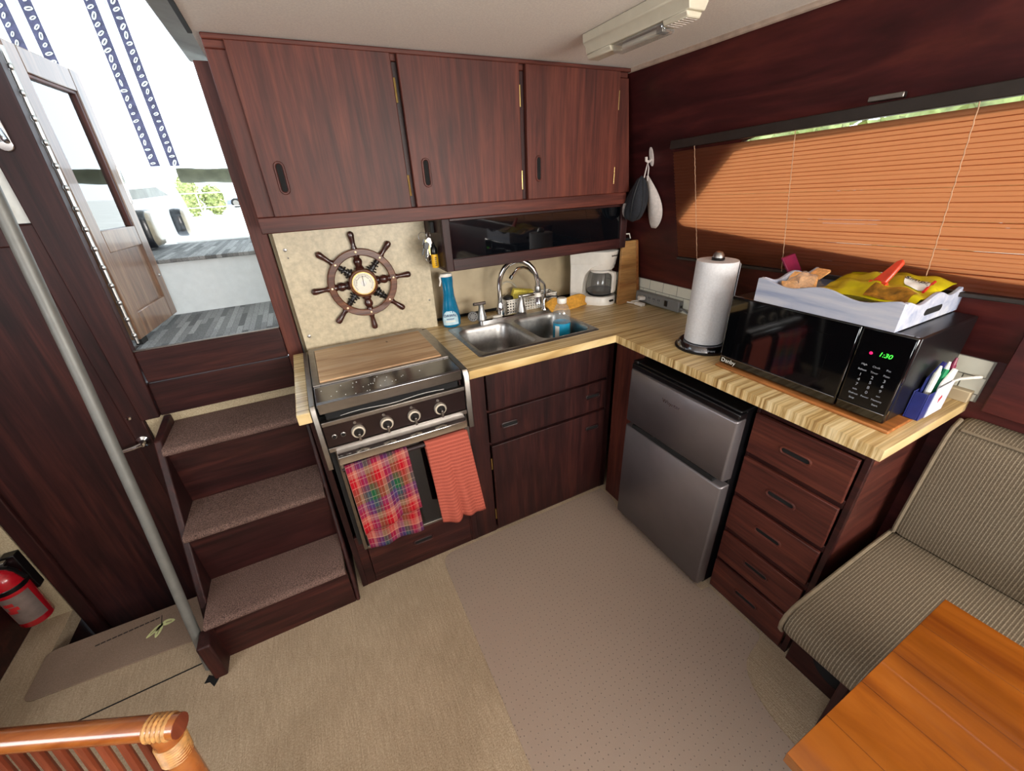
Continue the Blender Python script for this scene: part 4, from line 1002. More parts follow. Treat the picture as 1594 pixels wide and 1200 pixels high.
m = MB(); m.box(WX-0.0008, WX+0.0008, WY-0.0132, WY-0.0122, WZ-0.012, WZ+0.030); m.build('needle', 'ink', dl)
m = MB()
for k in range(36):
    a = radians(-130+260*k/35); r0, r1 = 0.031, (0.036 if k % 5 else 0.038)
    e = Vector((sin(a), 0, cos(a))); s_ = Vector((cos(a), 0, -sin(a)))*0.0006; c_ = Vector((WX, WY-0.0113, WZ))
    m.add([c_+e*r0-s_, c_+e*r0+s_, c_+e*r1+s_, c_+e*r1-s_], [(3,2,1,0)])
m.build('scale_marks', 'ink', dl, smooth=0)
for wd, a in (('STORMY', -78), ('RAIN', -42), ('CHANGE', 0), ('FAIR', 42), ('DRY', 78)):
    t = radians(a); e = Vector((sin(t), 0, cos(t))); rt = Vector((cos(t), 0, -sin(t)))
    text(wd, 0.0065, 'dial_print', 'ink', dl, frame(Vector((WX, WY-0.0113, WZ))+e*0.0255, rt, e), 0.0001)
def spoke(a, diag):
    e = Vector((sin(a), 0, cos(a))); c_ = (WX, WY, WZ)
    if diag:
        prof = [(0.006,0.052)]
        for q in (0.058, 0.068): prof += [(0.006,q),(0.016 if q < .06 else 0.012,q+0.0005),(0.016 if q < .06 else 0.012,q+0.0055),(0.006,q+0.006)]
        prof += [(0.006,0.082),(0.013,0.0825),(0.011,0.087),(0.006,0.0875),(0.006,0.092),(0.009,0.0925),(0.0075,0.098),(0.0065,0.108)]
    else:
        prof = [(0.012,0.052),(0.014,0.058),(0.010,0.067),(0.0135,0.080),(0.0125,0.088),(0.008,0.096),(0.010,0.100),(0.010,0.108)]
    m = MB(); m.lathe([(r*1.3, h) for r, h in prof], c_, e, 14); m.build('inner_spoke', 'spokeblack' if diag else 'spokewood', wh)
    m = MB(); m.lathe([(0.0105,0.126),(0.0115,0.132),(0.0085,0.140),(0.0095,0.155),(0.0115,0.170),(0.0128,0.178),(0.0105,0.187),(0.005,0.191),(0.0005,0.192)], c_, e, 14); m.build('handle', 'spokewood', wh)
    m = MB(); m.lathe([(0.0045,0.0),(0.004,0.0022),(0.001,0.003)], Vector(c_)+e*0.1175-Vector((0,0.011,0)), (0,-1,0), 12); m.build('pin', 'pin', wh)
for k in range(8): spoke(radians(45*k-3), k % 2 == 1)

# keys with a yellow float
ky = thing('key_bunch', 'bunch of keys with a yellow float hanging beside the glass locker', 'keys', (-0.60, 0.40, 1.32))
kx, kyy = -0.578, 0.500
m = MB(); m.box(-0.592, -0.5775, 0.395, 0.425, 1.322, 1.362); m.build('hook_block', 'blackmatte', ky, 0.002)
def ring_(c, r, e1, e2, t=0.0012, n=18): 
    mm = MB(); mm.tube([Vector(c)+Vector(e1)*cos(2*pi*k/n)*r+Vector(e2)*sin(2*pi*k/n)*r for k in range(n)], t, 6, closed=True); return mm
ring_((-0.6250, 0.4000, 1.312), 0.016, (1,0,0), (0,0.2,1)).build('key_ring', 'steel', ky)
ring_((-0.6020, 0.3980, 1.318), 0.012, (0.6,0.4,0), (0,0,1)).build('key_ring', 'steel', ky)
for k, (x, z, a, mt) in enumerate(((-0.606, 1.27, 0.35, 'black'), (-0.594, 1.262, 0.1, 'steel'), (-0.586, 1.268, -0.1, 'brass'), (-0.580, 1.272, -0.15, 'steel'), (-0.600, 1.258, 0.2, 'black'))):
    m = MB(); m.xf = Matrix.Translation((x-0.022, 0.396-0.002*k, z)) @ Matrix.Rotation(a, 4, 'Y')
    m.prism([(-0.009,0.014),(-0.009,0.032),(0.0,0.037),(0.009,0.032),(0.009,0.014),(0.004,0.010),(0.004,-0.02),(0.0,-0.025),(-0.003,-0.02),(-0.003,0.010)], 'y', -0.001, 0.001); m.build('key', mt, ky, 0)
m = MB(); m.lathe([(0.001,1.196),(0.0125,1.197),(0.0135,1.202),(0.0135,1.243),(0.0125,1.247)], (-0.5920, 0.3900, 0), n=18); m.build('float', 'yellow', ky)
m = MB(); m.lathe([(0.0125,1.247),(0.0135,1.250),(0.012,1.270),(0.008,1.276),(0.003,1.29)], (-0.5920, 0.3900, 0), n=18); fcap = m.build('float_cap', 'black', ky)
m = MB()
for q in range(5): m.box(-0.5955, -0.5885, 0.3756, 0.3764, 1.206+q*0.007, 1.209+q*0.007)
m.build('float_print', 'ink', ky, smooth=0)
ring_((-0.6140, 0.3900, 1.235), 0.011, (1,0,0.3), (0,0.3,1), 0.0016).build('carabiner', 'steel', ky)

# dish soap sprayer
ds = thing('dish_soap_bottle', 'blue dish soap spray bottle with a white trigger in the corner of the stove panel', 'bottle', (-0.520, 0.497, 0.914))
def ell(cx, cy, rx, ry, z, n=24): return [(cx+rx*cos(2*pi*k/n), cy+ry*sin(2*pi*k/n), z) for k in range(n)]
bx_, by_ = -0.520, 0.497
m = MB(); m.loft([ell(bx_, by_, a, b_, z) for a, b_, z in ((0.034,0.024,0.914),(0.041,0.028,0.922),(0.042,0.029,0.95),(0.038,0.027,0.985),(0.031,0.023,1.02),(0.025,0.019,1.05),(0.0235,0.018,1.09),(0.0255,0.019,1.12),(0.0255,0.018,1.135))]); m.build('body', 'blue', ds, smooth=80)
m = MB(); m.loft([ell(bx_-0.002, by_, a, b_, z) for a, b_, z in ((0.0255,0.0185,1.135),(0.027,0.019,1.139),(0.025,0.018,1.147),(0.010,0.008,1.150))]); m.build('sprayer_head', 'whiteplastic', ds)
m = MB(); m.tube([(bx_-0.024, by_-0.002, 1.141), (bx_-0.032, by_-0.006, 1.135), (bx_-0.031, by_-0.007, 1.118), (bx_-0.038, by_-0.009, 1.100)], [0.0045,0.0045,0.004,0.003], 8); m.build('trigger', 'whiteplastic', ds)
def on_bottle(u, v, lift=0.0008):
    z = 0.928+v*0.062; rx = 0.0422-max(0, z-0.95)*0.12; ry = 0.0292-max(0, z-0.95)*0.09
    a = radians(-110+(-52+104*u)*(1 if v < .5 else sqrt(max(0.0, 1-((v-.5)/.5)**2*0.85))))
    return (bx_+(rx+lift)*cos(a), by_+(ry+lift)*sin(a), z)
m = MB(); m.grid(on_bottle, 14, 12); lb = m.build('label', 'labelblue', ds, smooth=80)
text('DAWN', 0.0175, 'lettering', 'navytext', lb, frame((-0.5345, 0.4665, 0.971), (0.94, -0.34, 0), (0, 0.12, 1)), 0.0004)
m = MB(); m.grid(lambda u, v: on_bottle(0.28+0.46*u, 0.42+0.05*v, 0.0014), 6, 1); m.build('label_band', 'navytext', lb)
m = MB(); m.grid(lambda u, v: on_bottle(0.2+0.6*u, 0.20+0.14*v, 0.0014), 6, 1); m.build('label_band', 'whitematte', lb)

# basket with sponge and brush behind the tap
bk = thing('sink_caddy', 'white perforated plastic caddy behind the faucet', 'basket', (-0.10, 0.55, 0.914))
m = MB(); X0, X1, Y0, Y1 = -0.235, 0.045, 0.512, 0.588
def cw(xa, xb2, y, axis='x'):
    mm = MB(); n_ = int(abs(xb2-xa)/0.0135)
    for zz in (0.9265, 0.940, 0.9535, 0.967): mm.tube([(xa, y, zz), (xb2, y, zz)] if axis == 'x' else [(y, xa, zz), (y, xb2, zz)], 0.0038, 5)
    for k in range(n_+1):
        q = xa+(xb2-xa)*k/n_; mm.tube([(q, y, 0.916), (q, y, 0.975)] if axis == 'x' else [(y, q, 0.916), (y, q, 0.975)], 0.0038, 5)
    return mm
for a in ((X0, X1, Y0, 'x'), (X0, X1, Y1, 'x'), (Y0, Y1, X0, 'y'), (Y0, Y1, X1, 'y')):
    cw(*a).build('lattice_side', 'whiteplastic', bk)
m = MB(); m.box(X0, X1, Y0, Y1, 0.9145, 0.918); m.build('base', 'whiteplastic', bk, 0.001)
m = MB(); m.tube([(X0,Y0,0.977),(X1,Y0,0.977),(X1,Y1,0.977),(X0,Y1,0.977)], 0.004, 6, closed=True); m.build('rim', 'whiteplastic', bk)
m = MB(); m.xf = Matrix.Translation((-0.135, 0.545, 0.985)) @ Matrix.Rotation(0.18, 4, 'Y') @ Matrix.Rotation(0.3, 4, 'X'); m.box(-0.055, 0.055, -0.012, 0.012, -0.03, 0.03)
tag(m.build('sponge', 'sponge', None, 0.004, origin=(-0.135, 0.545, 0.95)), 'yellow sponge standing in the white caddy', 'sponge')
m = MB(); m.lathe([(0.024, 0.9185), (0.024, 0.985), (0.020, 0.990), (0.001, 0.9905)], (-0.205, 0.55, 0), n=18); jar = tag(m.build('scrubber', 'blackmatte', None, origin=(-0.205, 0.55, 0.9185)), 'black scrubber in the left end of the white caddy', 'scrubber')
ring_((-0.198, 0.565, 1.005), 0.048, (1,0,0), (0,0.25,0.97), 0.004, 28).build('glass_dish', 'bottle', None); tag(bpy.data.objects['glass_dish'], 'round clear dish leaning behind the white caddy', 'dish')
# mustard cloth
m = MB()
def clothf(u, v):
    x = -0.05+0.205*u; y = 0.405+0.0*u-0.012*v*cos(u*7)
    z = 0.917+0.062*v*(0.55+0.45*sin(u*5.2+0.6)**2)+0.004*sin(v*6+u*8)
    y += 0.05*v*(1-v)+0.03*v
    return (x-0.03*v*(1-u), y-0.02*sin(u*9)*v, z)
m.grid(clothf, 24, 10); o = m.build('mustard_cloth', 'mustard', None, smooth=80, origin=(0.1, 0.41, 0.915)); solidify(o, 0.007, 0); tag(o, 'folded mustard yellow cloth between the sink and the coffee maker', 'cloth')

# coffee maker
cm = thing('coffee_maker', 'white drip coffee maker with glass carafe in the galley corner', 'coffee maker', (0.2, 0.45, 0.914))
cx, cy = 0.252, 0.428; ux = Vector((0.56, -0.83, 0)).normalized(); uy = Vector((-ux.y, ux.x, 0))
def L(a, b_, z): return Vector((cx, cy, z))+ux*a+uy*b_
def dshape(back, front, hw, z, n=10):
    p = [L(back, -hw, z), L(0.0, -hw, z)]
    p += [L(front*sin(t), -hw*cos(t), z) for t in [pi*k/n for k in range(1, n)]]
    p += [L(0.0, hw, z), L(back, hw, z)]; return p
m = MB(); m.loft([dshape(-0.135, 0.078, 0.074, z) for z in (0.914, 0.918)]+[dshape(-0.133, 0.078, 0.074, 0.95), dshape(-0.13, 0.074, 0.070, 0.955)]); m.build('base', 'whiteplastic', cm, smooth=40)
m = MB(); m.loft([[L(a, b_, z) for a, b_ in ((-0.135,-0.07),(fr_,-0.07),(fr_,0.07),(-0.135,0.07))] for z, fr_ in ((0.95,-0.072),(1.02,-0.068),(1.06,-0.058),(1.09,-0.03),(1.105,0.0),(1.11,0.03))]); m.build('tower', 'whiteplastic', cm, 0.004, smooth=60)
m = MB(); m.loft([dshape(-0.135, f_, w_, z) for z, f_, w_ in ((1.082,0.058,0.060),(1.10,0.066,0.068),(1.14,0.074,0.073),(1.158,0.078,0.076),(1.168,0.081,0.078),(1.171,0.078,0.075))]); hd = m.build('reservoir', 'whiteplastic', cm, smooth=50)
m = MB(); m.lathe([(0.056,1.082),(0.063,1.088),(0.060,1.100),(0.062,1.105)], L(0.0,0,0), n=28); m.build('filter_cup', 'whiteplastic', cm)
m = MB(); m.lathe([(0.058,0.9565),(0.060,0.958),(0.001,0.9585)], L(0,0,0), n=28); m.build('hot_plate', 'black', cm)
m = MB(); m.lathe([(0.001,0.960),(0.054,0.961),(0.064,0.972),(0.067,1.0),(0.062,1.04),(0.052,1.064),(0.050,1.070)], L(0,0,0), n=32, cap=False); cf = m.build('carafe', 'carafe', cm, smooth=60)
m = MB(); m.lathe([(0.001,0.962),(0.052,0.963),(0.0625,0.973),(0.0640,0.982),(0.001,0.9825)], L(0,0,0), n=28); m.build('coffee', 'coffee', cf)
m = MB(); m.lathe([(0.0510,1.067),(0.0530,1.070),(0.053,1.076),(0.049,1.079),(0.001,1.0795)], L(0,0,0), n=28); m.build('carafe_lid', 'whiteplastic', cf)
hdir = (ux*0.94-uy*0.34); hs = Vector((-hdir.y, hdir.x, 0))*0.011
H0 = L(0,0,0)
def hp(r, z): return H0+hdir*r+Vector((0,0,z))
m = MB(); prof = [(0.050,1.077),(0.080,1.072),(0.086,1.055),(0.085,0.985),(0.078,0.972),(0.072,0.972),(0.073,1.050),(0.067,1.062),(0.050,1.066)]
n_ = len(prof); m.add([hp(r, z)-hs for r, z in prof]+[hp(r, z)+hs for r, z in prof], [list(range(n_)), [n_+i for i in range(n_)][::-1]]+[(i, n_+i, n_+(i+1) % n_, (i+1) % n_) for i in range(n_)]); m.build('carafe_handle', 'whiteplastic', cf, 0.002)
sw = L(0.0, 0, 0.935)+(ux*0.90-uy*0.436)*0.0765
m = MB(); m.xf = frame(sw, uy*0.90+ux*0.436, (0,0,1)); m.prism(rrect(-0.013, 0.013, -0.005, 0.005, 0.004, 3), 'z', -0.003, 0.0035); m.build('switch', 'black', cm)
lg_ = L(0.0, 0, 1.150)+(ux*0.92-uy*0.392)*0.0790
text('Sunbeam', 0.0125, 'lettering', 'ink', hd, frame(lg_, uy*0.92+ux*0.392, (0,0,1)), 0.0004)
# its cord to the power strip
m = MB(); m.tube([(0.325,0.44,0.935),(0.345,0.40,0.938),(0.352,0.36,0.920),(0.372,0.325,0.918),(0.378,0.29,0.930),(0.383,0.262,0.945)], 0.0035, 8)
c1 = thing('appliance_cord', 'cream cord from the coffee maker plugged into the power strip', 'cord', (0.37, 0.34, 0.9145)); m.build('cord', 'whiteplastic', c1)
m = MB(); m.hexa([(0.366,0.262,0.938),(0.392,0.250,0.938),(0.394,0.272,0.938),(0.372,0.288,0.938),(0.366,0.262,0.956),(0.392,0.250,0.956),(0.394,0.272,0.956),(0.372,0.288,0.956)]); m.build('plug', 'whiteplastic', c1, 0.004)
m = MB(); m.tube([(0.335,0.40,0.918),(0.340,0.35,0.919),(0.352,0.30,0.920),(0.358,0.285,0.921)], 0.0035, 8)
c2 = thing('appliance_cord', 'second cream cord whose plug lies on the worktop by the power strip', 'cord', (0.36, 0.29, 0.9145)); m.build('cord', 'whiteplastic', c2)
m = MB(); m.box(0.350, 0.376, 0.232, 0.284, 0.9148, 0.930); m.build('plug', 'whiteplastic', c2, 0.004)
# power strip
ps = thing('power_strip', 'grey power strip with black switch standing against the tiles', 'power strip', (0.41, 0.16, 0.914))
m = MB(); m.box(0.396, 0.4255, 0.052, 0.325, 0.922, 0.972); m.build('housing', 'greyplastic', ps, 0.005)
for yy in (0.262, 0.232, 0.202, 0.172):
    m = MB()
    for dy in (-0.0045, 0.0045): m.box(0.3953, 0.3962, yy+dy-0.001, yy+dy+0.001, 0.948, 0.957)
    m.lathe([(0.002,0),(0.001,0.0005)], (0.3962, yy, 0.940), (-1,0,0), 8); m.build('outlet', 'void', ps, smooth=0)
m = MB(); m.box(0.3915, 0.3965, 0.118, 0.134, 0.936, 0.962); m.build('rocker_switch', 'black', ps, 0.001)
m = MB(); m.lathe([(0.006,0),(0.006,0.002)], (0.411, 0.052, 0.947), (0,-1,0), 12); m.build('socket', 'black', ps)
m = MB(); m.tube([(0.412,0.052,0.938),(0.412,0.03,0.934),(0.405,-0.02,0.922),(0.38,-0.11,0.918),(0.372,-0.22,0.919),(0.378,-0.33,0.918)], 0.0045, 8); m.build('cord', 'greyplastic', ps)
# chopping board in the corner, small black slate with white loop behind
kb = thing('chopping_board', 'upright bamboo chopping board in the corner behind the coffee maker', 'board', (0.355, 0.335, 0.914))
m = MB(); m.hexa([(0.288,0.326,0.9148),(0.408,0.326,0.9148),(0.408,0.342,0.9148),(0.288,0.342,0.9148),(0.288,0.326,1.212),(0.366,0.326,1.212),(0.366,0.342,1.212),(0.288,0.342,1.212)]); m.build('board', 'bamboo', kb, 0.002)
m = MB(); m.hexa([(0.4085,0.325,0.9148),(0.424,0.325,0.9148),(0.424,0.343,0.9148),(0.4085,0.343,0.9148),(0.3665,0.325,1.212),(0.380,0.325,1.212),(0.380,0.343,1.212),(0.3665,0.343,1.212)]); m.build('end_grain', 'underboard', kb, 0.002)
bt_ = thing('griddle', 'black flat griddle with white wire handle behind the bamboo board', 'griddle', (0.34, 0.36, 0.9145))
m = MB(); m.hexa([(0.300,0.350,0.9148),(0.412,0.350,0.9148),(0.412,0.358,0.9148),(0.300,0.358,0.9148),(0.300,0.350,1.222),(0.348,0.350,1.222),(0.348,0.358,1.222),(0.300,0.358,1.222)]); m.build('plate', 'blackmatte', bt_, 0.002)
m = MB(); m.tube([(0.292,0.349,1.225),(0.296,0.344,1.243),(0.336,0.342,1.241),(0.346,0.344,1.220)], 0.003, 8); m.build('handle', 'whiteplastic', bt_)
# water bottle in the right bowl
wb = thing('water_bottle', 'small water bottle with blue label standing in the right sink bowl', 'bottle', (-0.088, 0.262, 0.7555))
wx, wy, wz = -0.088, 0.262, 0.7555
m = MB(); m.lathe([(0.0010,wz+0.0065),(0.0224,wz+0.0011),(0.0347,wz+0.0043),(0.0370,wz+0.0151),(0.0364,wz+0.0756),(0.0375,wz+0.1296),(0.0375,wz+0.1620),(0.0347,wz+0.1782),(0.0381,wz+0.1922),(0.0370,wz+0.2074),(0.0269,wz+0.2322),(0.0162,wz+0.2473),(0.0151,wz+0.2549)], (wx,wy,0), n=28, cap=False); m.build('body', 'bottle', wb, smooth=60)
m = MB(); m.lathe([(0.0383,wz+0.0594),(0.0386,wz+0.0626),(0.0386,wz+0.1577),(0.0383,wz+0.1609)], (wx,wy,0), n=28, cap=False); lb = m.build('label', 'cyan', wb)
m = MB(); m.lathe([(0.0391,wz+0.0626),(0.0391,wz+0.0810)], (wx,wy,0), n=28, cap=False); m.build('label_band', 'labelblue', lb)
m = MB(); m.lathe([(0.0390,wz+0.0918),(0.0390,wz+0.1512)], (wx,wy,0), n=8, a0=radians(190), a1=radians(222)); m.build('label_edge', 'whitematte', lb)
m = MB(); m.lathe([(0.0196,wz+0.2462),(0.0207,wz+0.2484),(0.0207,wz+0.2657),(0.0185,wz+0.2689),(0.0010,wz+0.2695)], (wx,wy,0), n=24); m.build('cap', 'whiteplastic', wb)

# ------------------------------------------------------------------ hook and cap on the starboard side
hk = thing('wall_hook', 'white oval stick-on hook on the dark wall by the blind', 'hook', (0.285, 0.20, 1.53))
hx = xw(1.545)
m = MB(); ov = [(0.203+0.0115*cos(2*pi*k/20), 1.545+0.034*sin(2*pi*k/20)) for k in range(20)]
m.loft([[(xw(z)-0.001, y, z) for y, z in ov], [(xw(z)-0.006, y, z) for y, z in ov]]); m.build('plate', 'capbrim', hk, 0.002)
m = MB(); m.tube([(xw(1.535)-0.005,0.203,1.535),(xw(1.53)-0.02,0.205,1.527),(xw(1.53)-0.03,0.206,1.532),(xw(1.53)-0.032,0.206,1.545)], 0.0055, 8); m.build('peg', 'capbrim', hk)
cpz = thing('cap', 'dark mesh cap with pale brim hanging from the white hook', 'cap', (0.285, 0.22, 1.40))
m = MB()
def crown(u, v):
    a = 2*pi*u; zc = -1+2*v
    c_ = Vector((0.255, 0.226, 1.392)); rr = sqrt(max(0, 1-zc*zc))*(1.12-0.42*zc)
    rr *= 1+0.10*sin(a*3+v*5)+0.05*sin(a*7)
    return c_+Vector((0.032*rr*cos(a), 0.044*rr*sin(a)+0.016*-zc, 0.088*zc))
m.grid(crown, 26, 14); cw_ = m.build('crown', 'capdark', cpz, smooth=80)
for uu in (0.40, 0.55, 0.70):
    m = MB(); m.tube([Vector(crown(uu, 0.06+0.88*k/12))+Vector((-0.0012, 0, 0)) for k in range(13)], 0.0018, 5); m.build('seam', 'blackmatte', cw_)
m = MB(); m.grid(lambda u, v: Vector(crown(0.30+0.12*u, 0.12+0.30*v))+Vector((-0.0016, 0.0012, 0)), 5, 5); m.build('pale_lining', 'capbrim', cw_, smooth=80)
m = MB()
def brim(u, v):
    z = 1.478-0.205*u; half = 0.050*max(0.02, sin(pi*(0.05+0.92*u)))**0.6*(0.45+0.65*u)
    y = 0.230-0.030*sin(pi*u*0.85)-0.004+(2*v-1)*half
    return (xw(z)-0.012-0.018*(1-(2*v-1)**2)*sin(pi*u), y, z)
m.grid(brim, 18, 10); solidify(m.build('brim', 'capbrim', cpz, smooth=80), 0.003)
m = MB(); m.tube([(0.27,0.212,1.47),(0.272,0.206,1.505),(0.276,0.206,1.528),(0.279,0.200,1.505),(0.276,0.198,1.46)], 0.0025, 6); m.build('strap', 'capbrim', cpz)

# ------------------------------------------------------------------ ceiling lamp (off)
cl = thing('ceiling_light', 'cream ceiling light with clear lens, switched off', 'lamp', (-0.165, -0.2, CEIL))
m = MB(); m.prism([(-0.208, CEIL-0.001), (-0.205, CEIL-0.022), (-0.196, CEIL-0.030), (-0.192, CEIL-0.046), (-0.146, CEIL-0.046), (-0.136, CEIL-0.026), (-0.130, CEIL-0.001)], 'y', -0.36, 0.0); m.build('housing', 'lampcream', cl, 0.002)
m = MB(); m.prism([(-0.195, CEIL-0.046), (-0.188, CEIL-0.058), (-0.152, CEIL-0.058), (-0.146, CEIL-0.046)], 'y', -0.105, -0.004); m.build('end_cap', 'lampcream', cl, 0.003)
m = MB(); m.prism([(-0.195, CEIL-0.046), (-0.188, CEIL-0.058), (-0.152, CEIL-0.058), (-0.146, CEIL-0.046)], 'y', -0.355, -0.285); ec = m.build('end_cap', 'lampcream', cl, 0.003)
m = MB()
for k in range(6): m.box(-0.187, -0.153, -0.348+k*0.010, -0.345+k*0.010, CEIL-0.0585, CEIL-0.0575)
m.build('vent_slots', 'capbrim', ec)
m = MB(); m.prism([(-0.192, CEIL-0.0465), (-0.184, CEIL-0.066), (-0.150, CEIL-0.066), (-0.142, CEIL-0.0465)], 'y', -0.283, -0.107); m.build('lens', 'lens', cl, 0.006)
m = MB(); m.tube([(-0.168, -0.13, CEIL-0.055), (-0.168, -0.27, CEIL-0.055)], 0.006, 10); m.build('tube_bulb', 'whiteplastic', cl)
m = MB(); m.box(-0.180, -0.156, -0.275, -0.255, CEIL-0.062, CEIL-0.047); m.build('bulb_holder', 'steel', cl, 0.001)

# ------------------------------------------------------------------ steps up to the companionway
sp = thing('boarding_steps', 'three brown carpeted wooden steps up to the companionway', 'steps', (-1.41, 0.33, 0))
for nm, x0, x1, pts in (('stringer', -1.662, -1.638, [(0.020, 0.0), (0.422, 0.735), (0.602, 0.752), (0.602, 0.0)]), ('stringer', -1.190, -1.174, [(0.066, 0.0), (0.330, 0.70), (0.602, 0.73), (0.602, 0.0)])):
    m = MB(); m.prism(pts, 'x', x0, x1); m.build(nm, 'drk_z', sp, 0.005)
TRD = ((0.222, 0.034, 0.292), (0.466, 0.204, 0.482), (0.718, 0.375, 0.604))
prev = 0.0
for k, (zt0, yn, yb) in enumerate(TRD):
    m = MB(); m.box(-1.637, -1.191, yn+0.036, yn+0.052, prev, zt0-0.029); m.build('riser', 'drk_x', sp)
    prof = [(yb, zt0-0.03), (yn+0.016, zt0-0.03)]
    for q in range(7):
        a = -pi/2-pi*q/6; prof.append((yn+0.016+0.016*cos(a), zt0-0.016+0.016*sin(a)*(0.9)))
    prof += [(yb, zt0)]
    m = MB(); m.prism(prof, 'x', -1.637, -1.191); m.build('tread', 'stepcarpet', sp)
    prev = zt0-0.001
# grab pole
gp = thing('grab_pole', 'grey metal grab pole rising from the floor beside the steps', 'pole', (-1.705, 0.05, 0))
m = MB(); m.tube([(-1.690, 0.060, 0.002), (-1.679, 0.087, 0.223), (-1.655, 0.138, 0.647), (-1.638, 0.187, 1.054), (-1.624, 0.238, 1.483), (-1.612, 0.28, 1.86)], 0.0145, 16); m.build('tube', 'pole', gp, smooth=60)
m = MB(); m.box(-1.668, -1.628, 0.0, 0.075, 0.0, 0.17); m.build('foot_block', 'drk_z', sp, 0.006)
m = MB(); m.prism([(-1.69, 0.03), (-1.655, 0.004), (-1.668, -0.022), (-1.684, 0.002), (-1.70, 0.005)], 'z', 0.0, 0.0015); struct('trim_17', m, 'void', smooth=0)

# fire extinguisher
fe = thing('fire_extinguisher', 'red fire extinguisher strapped to the cream wall at the left edge', 'fire extinguisher', (-2.288, 0.545, 0.07))
ex_, ey_ = -2.288, 0.545
m = MB(); m.lathe([(0.001,0.074),(0.043,0.072),(0.047,0.078),(0.047,0.275),(0.044,0.295),(0.034,0.315),(0.018,0.327),(0.016,0.335)], (ex_,ey_,0), n=30); m.build('cylinder', 'red', fe, smooth=50)
m = MB(); m.lathe([(0.0476,0.100),(0.0476,0.232)], (ex_,ey_,0), n=16, a0=radians(-125), a1=radians(-18)); lb = m.build('label', 'extlabel', fe)
m = MB()
for zz, aa in ((0.20, -100), (0.18, -92), (0.165, -104)): m.lathe([(0.048,zz-0.008),(0.048,zz+0.008)], (ex_,ey_,0), n=6, a0=radians(aa-16), a1=radians(aa+16))
m.build('label_print', 'redprint', lb)
m = MB(); m.lathe([(0.0475,0.246),(0.049,0.248),(0.049,0.264),(0.0475,0.266)], (ex_,ey_,0), n=30); m.build('strap', 'black', fe)
m = MB(); m.box(ex_-0.035, ex_-0.005, ey_-0.054, ey_-0.048, 0.250, 0.262); m.build('buckle', 'alu', fe, 0.001)
m = MB(); m.lathe([(0.017,0.333),(0.018,0.352),(0.012,0.362)], (ex_,ey_,0), n=16); m.box(ex_-0.05, ex_+0.035, ey_-0.009, ey_+0.009, 0.352, 0.360); m.box(ex_-0.06, ex_+0.03, ey_-0.008, ey_+0.008, 0.372, 0.378); m.build('valve', 'steel', fe, 0.001)
m = MB(); m.tube([(ex_+0.012,ey_-0.01,0.35),(ex_+0.042,ey_-0.02,0.345),(ex_+0.05,ey_-0.012,0.32),(ex_+0.052,ey_,0.27)], 0.007, 8); m.build('nozzle', 'black', fe)
m = MB(); m.box(ex_+0.01, ex_+0.05, ey_+0.02, ey_+0.055, 0.19, 0.36); m.build('bracket', 'black', fe, 0.003)

# rug with printed leaves in front of the low door
rg = thing('door_rug', 'taupe rug with pale green leaf print in front of the low door', 'rug', (-1.98, 0.305, 0))
def bar2(p, q, wd, z0=0.0062, z1=0.0066):
    mm = MB(); p = Vector((p[0], p[1], 0)); q = Vector((q[0], q[1], 0)); d = (q-p).normalized(); s_ = Vector((-d.y, d.x, 0))*wd/2
    mm.prism([((p-s_).x, (p-s_).y), ((q-s_).x, (q-s_).y), ((q+s_).x, (q+s_).y), ((p+s_).x, (p+s_).y)], 'z', z0, z1); return mm
m = MB()
pr = rrect(-2.243, -1.708, 0.196, 0.414, 0.03, 5); pr = [(x, y+0.03*(1-(x+2.243)/0.535)*(0.414-y)/0.218) for x, y in pr]
m.prism(pr, 'z', 0.0005, 0.006); m.build('pile', 'rug', rg, 0.001)
for (cxx, cyy, a, l_, wd) in ((-1.902, 0.318, -2.35, 0.031, 0.010), (-1.888, 0.308, -1.72, 0.027, 0.010), (-1.862, 0.336, -0.15, 0.022, 0.013)):
    mm = MB(); pts = [(cxx+l_*cos(t)*cos(a)-wd*sin(t)*(1-0.3*cos(t))*sin(a), cyy+l_*cos(t)*sin(a)+wd*sin(t)*(1-0.3*cos(t))*cos(a)) for t in [2*pi*k/18 for k in range(18)]]
    mm.prism(pts, 'z', 0.0062, 0.0066); lf = mm.build('leaf_print', 'rug_leaf', rg, smooth=0)
    bar2((cxx-l_*0.4*cos(a), cyy-l_*0.4*sin(a)), (cxx+l_*0.5*cos(a), cyy+l_*0.5*sin(a)), wd*0.25, 0.0066, 0.0069).build('leaf_vein', 'rug', lf, smooth=0)
bar2((-1.884, 0.334), (-1.892, 0.382), 0.003).build('stem_print', 'rug_ink', rg, smooth=0)
for k in range(12):
    x = -2.09+0.195*k/12; bar2((x, 0.355+0.02*k/12), (x+0.0135, 0.3565+0.02*k/12), 0.006).build('stitch_print', 'rug_ink', rg, smooth=0)
# clear vinyl mat over the carpet
def rounded(poly, rads, n=6):
    out = []; N = len(poly)
    for i in range(N):
        p0, p1, p2 = Vector(poly[i-1]), Vector(poly[i]), Vector(poly[(i+1) % N]); r = rads[i]
        if r <= 0: out.append(tuple(p1)); continue
        a = p1+(p0-p1).normalized()*r; b_ = p1+(p2-p1).normalized()*r
        for k in range(n+1):
            t = k/n; q = a*(1-t)**2+p1*2*t*(1-t)+b_*t*t; out.append((q.x, q.y))
    return out
poly = [(-0.818, 0.105), (0.068, 0.105), (0.078, 0.03), (0.045, -0.07), (0.045, -0.56), (0.082, -0.565), (0.082, -0.785), (-0.055, -0.815), (-0.125, -0.92), (-0.125, -1.75), (-0.825, -1.75)]
m = MB(); m.prism(rounded(poly, [0.06, 0, 0, 0, 0, 0, 0.02, 0.045, 0.09, 0.05, 0.05]), 'z', 0.0004, 0.003)
